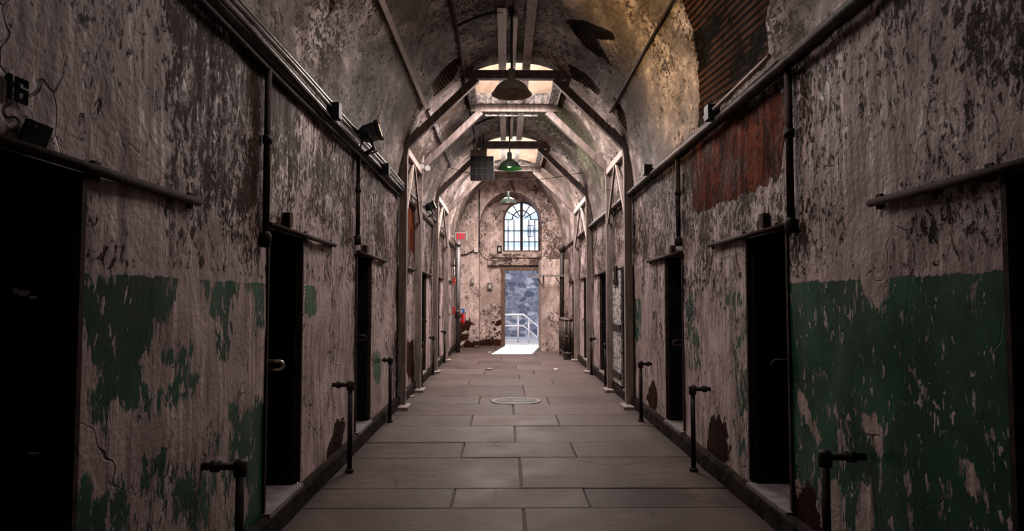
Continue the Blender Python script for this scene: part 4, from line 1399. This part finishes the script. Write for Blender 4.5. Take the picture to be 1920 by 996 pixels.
t = thing('outbuilding', (4, 46, 0), 'pale banded building seen through the arched window', 'building')
MB().box(-12, 16, 46, 52, 0, 12).build('cladding', M['siding'], t)
MB().box(-12.4, 16.4, 45.6, 52.4, 12, 12.4).build('roof', M['concrete'], t)

o = MB().box(-2.2, 2.6, 21.62, 24.7, 5.2, 5.3).build('sun_blocker', M['mortar'])  # unseen slab added to keep most of the sun out of the window
struct(o, 'unseen sun blocker added above the arched window outside', 'roof')

# ------------------------------------------------------------------ light
wd = bpy.data.worlds.new('sky'); S.world = wd; wd.use_nodes = True
nt = wd.node_tree
bg = nt.nodes['Background']
bg.inputs[0].default_value = (.72, .81, 1.0, 1)
bg.inputs[1].default_value = 2.2

sun = bpy.data.lights.new('sun', 'SUN'); so = bpy.data.objects.new('sun', sun); COL.objects.link(so)
dirv = Vector((-.125, -1, -.70)).normalized()
so.rotation_euler = dirv.to_track_quat('-Z', 'Y').to_euler()
so.location = (3, 40, 25)
sun.energy = 16.0; sun.angle = .009; sun.color = (1, .95, .88)


def area(name, loc, sx, sy, power, col):
    l = bpy.data.lights.new(name, 'AREA'); l.shape = 'RECTANGLE'; l.size = sx; l.size_y = sy
    l.energy = power; l.color = col; l.spread = math.radians(170)
    o = bpy.data.objects.new(name, l); COL.objects.link(o); o.location = loc
    return o


WP = [4, 58, 175, 290, 270]
for (a, b), p in zip(WELLS, WP):
    zc = SPR + (RISE2 if a > YSTEP else RISE) - .20
    area('skylight_daylight', (XC, (a + b) / 2, zc), 1.1, b - a - .35, p, (1.0, .885, .845))
    area('skylight_glow', (XC, (a + b) / 2, 6.15), 1.3, b - a - .1, 42 * (b - a) * min(1, p / 130), (1.0, .93, .88))


def crown_fill(y, z, power):  # added point fills standing in for bounced light under the vault crown
    l = bpy.data.lights.new('added_fill_light', 'POINT'); l.energy = power; l.color = (1.0, .92, .88); l.shadow_soft_size = .35
    o = bpy.data.objects.new('added_fill_light', l); COL.objects.link(o); o.location = (XC, y, z)


crown_fill(6.6, 4.2, 3.5)
crown_fill(10.2, 4.25, 11)
crown_fill(15.0, 4.25, 20)
crown_fill(18.2, 4.5, 14)


def spot(loc, target, power, ang, blend, col, size=.06):
    l = bpy.data.lights.new('flood_beam', 'SPOT'); l.energy = power; l.spot_size = ang; l.spot_blend = blend; l.color = col; l.shadow_soft_size = size
    o = bpy.data.objects.new('flood_beam', l); COL.objects.link(o)
    d_ = (Vector(target) - Vector(loc)).normalized()
    o.location = Vector(loc) + d_ * .14
    o.rotation_euler = d_.to_track_quat('-Z', 'Y').to_euler()


spot(p1, tgt1, 360, math.radians(62), 1.0, (1, .66, .26))
spot(p2, tgt2, 190, math.radians(58), 1.0, (.80, 1, .50))

S.view_settings.view_transform = 'Standard'
S.view_settings.look = 'None'
S.view_settings.exposure = 0.0
S.view_settings.gamma = 0.91
S.cycles.use_denoising = True
S.cycles.use_adaptive_sampling = True
S.cycles.adaptive_threshold = 0.05
S.cycles.adaptive_min_samples = 12
S.cycles.max_bounces = 5
S.cycles.diffuse_bounces = 3
S.cycles.glossy_bounces = 2
S.cycles.caustics_reflective = False
S.cycles.caustics_refractive = False
S.cycles.sample_clamp_indirect = 6.0
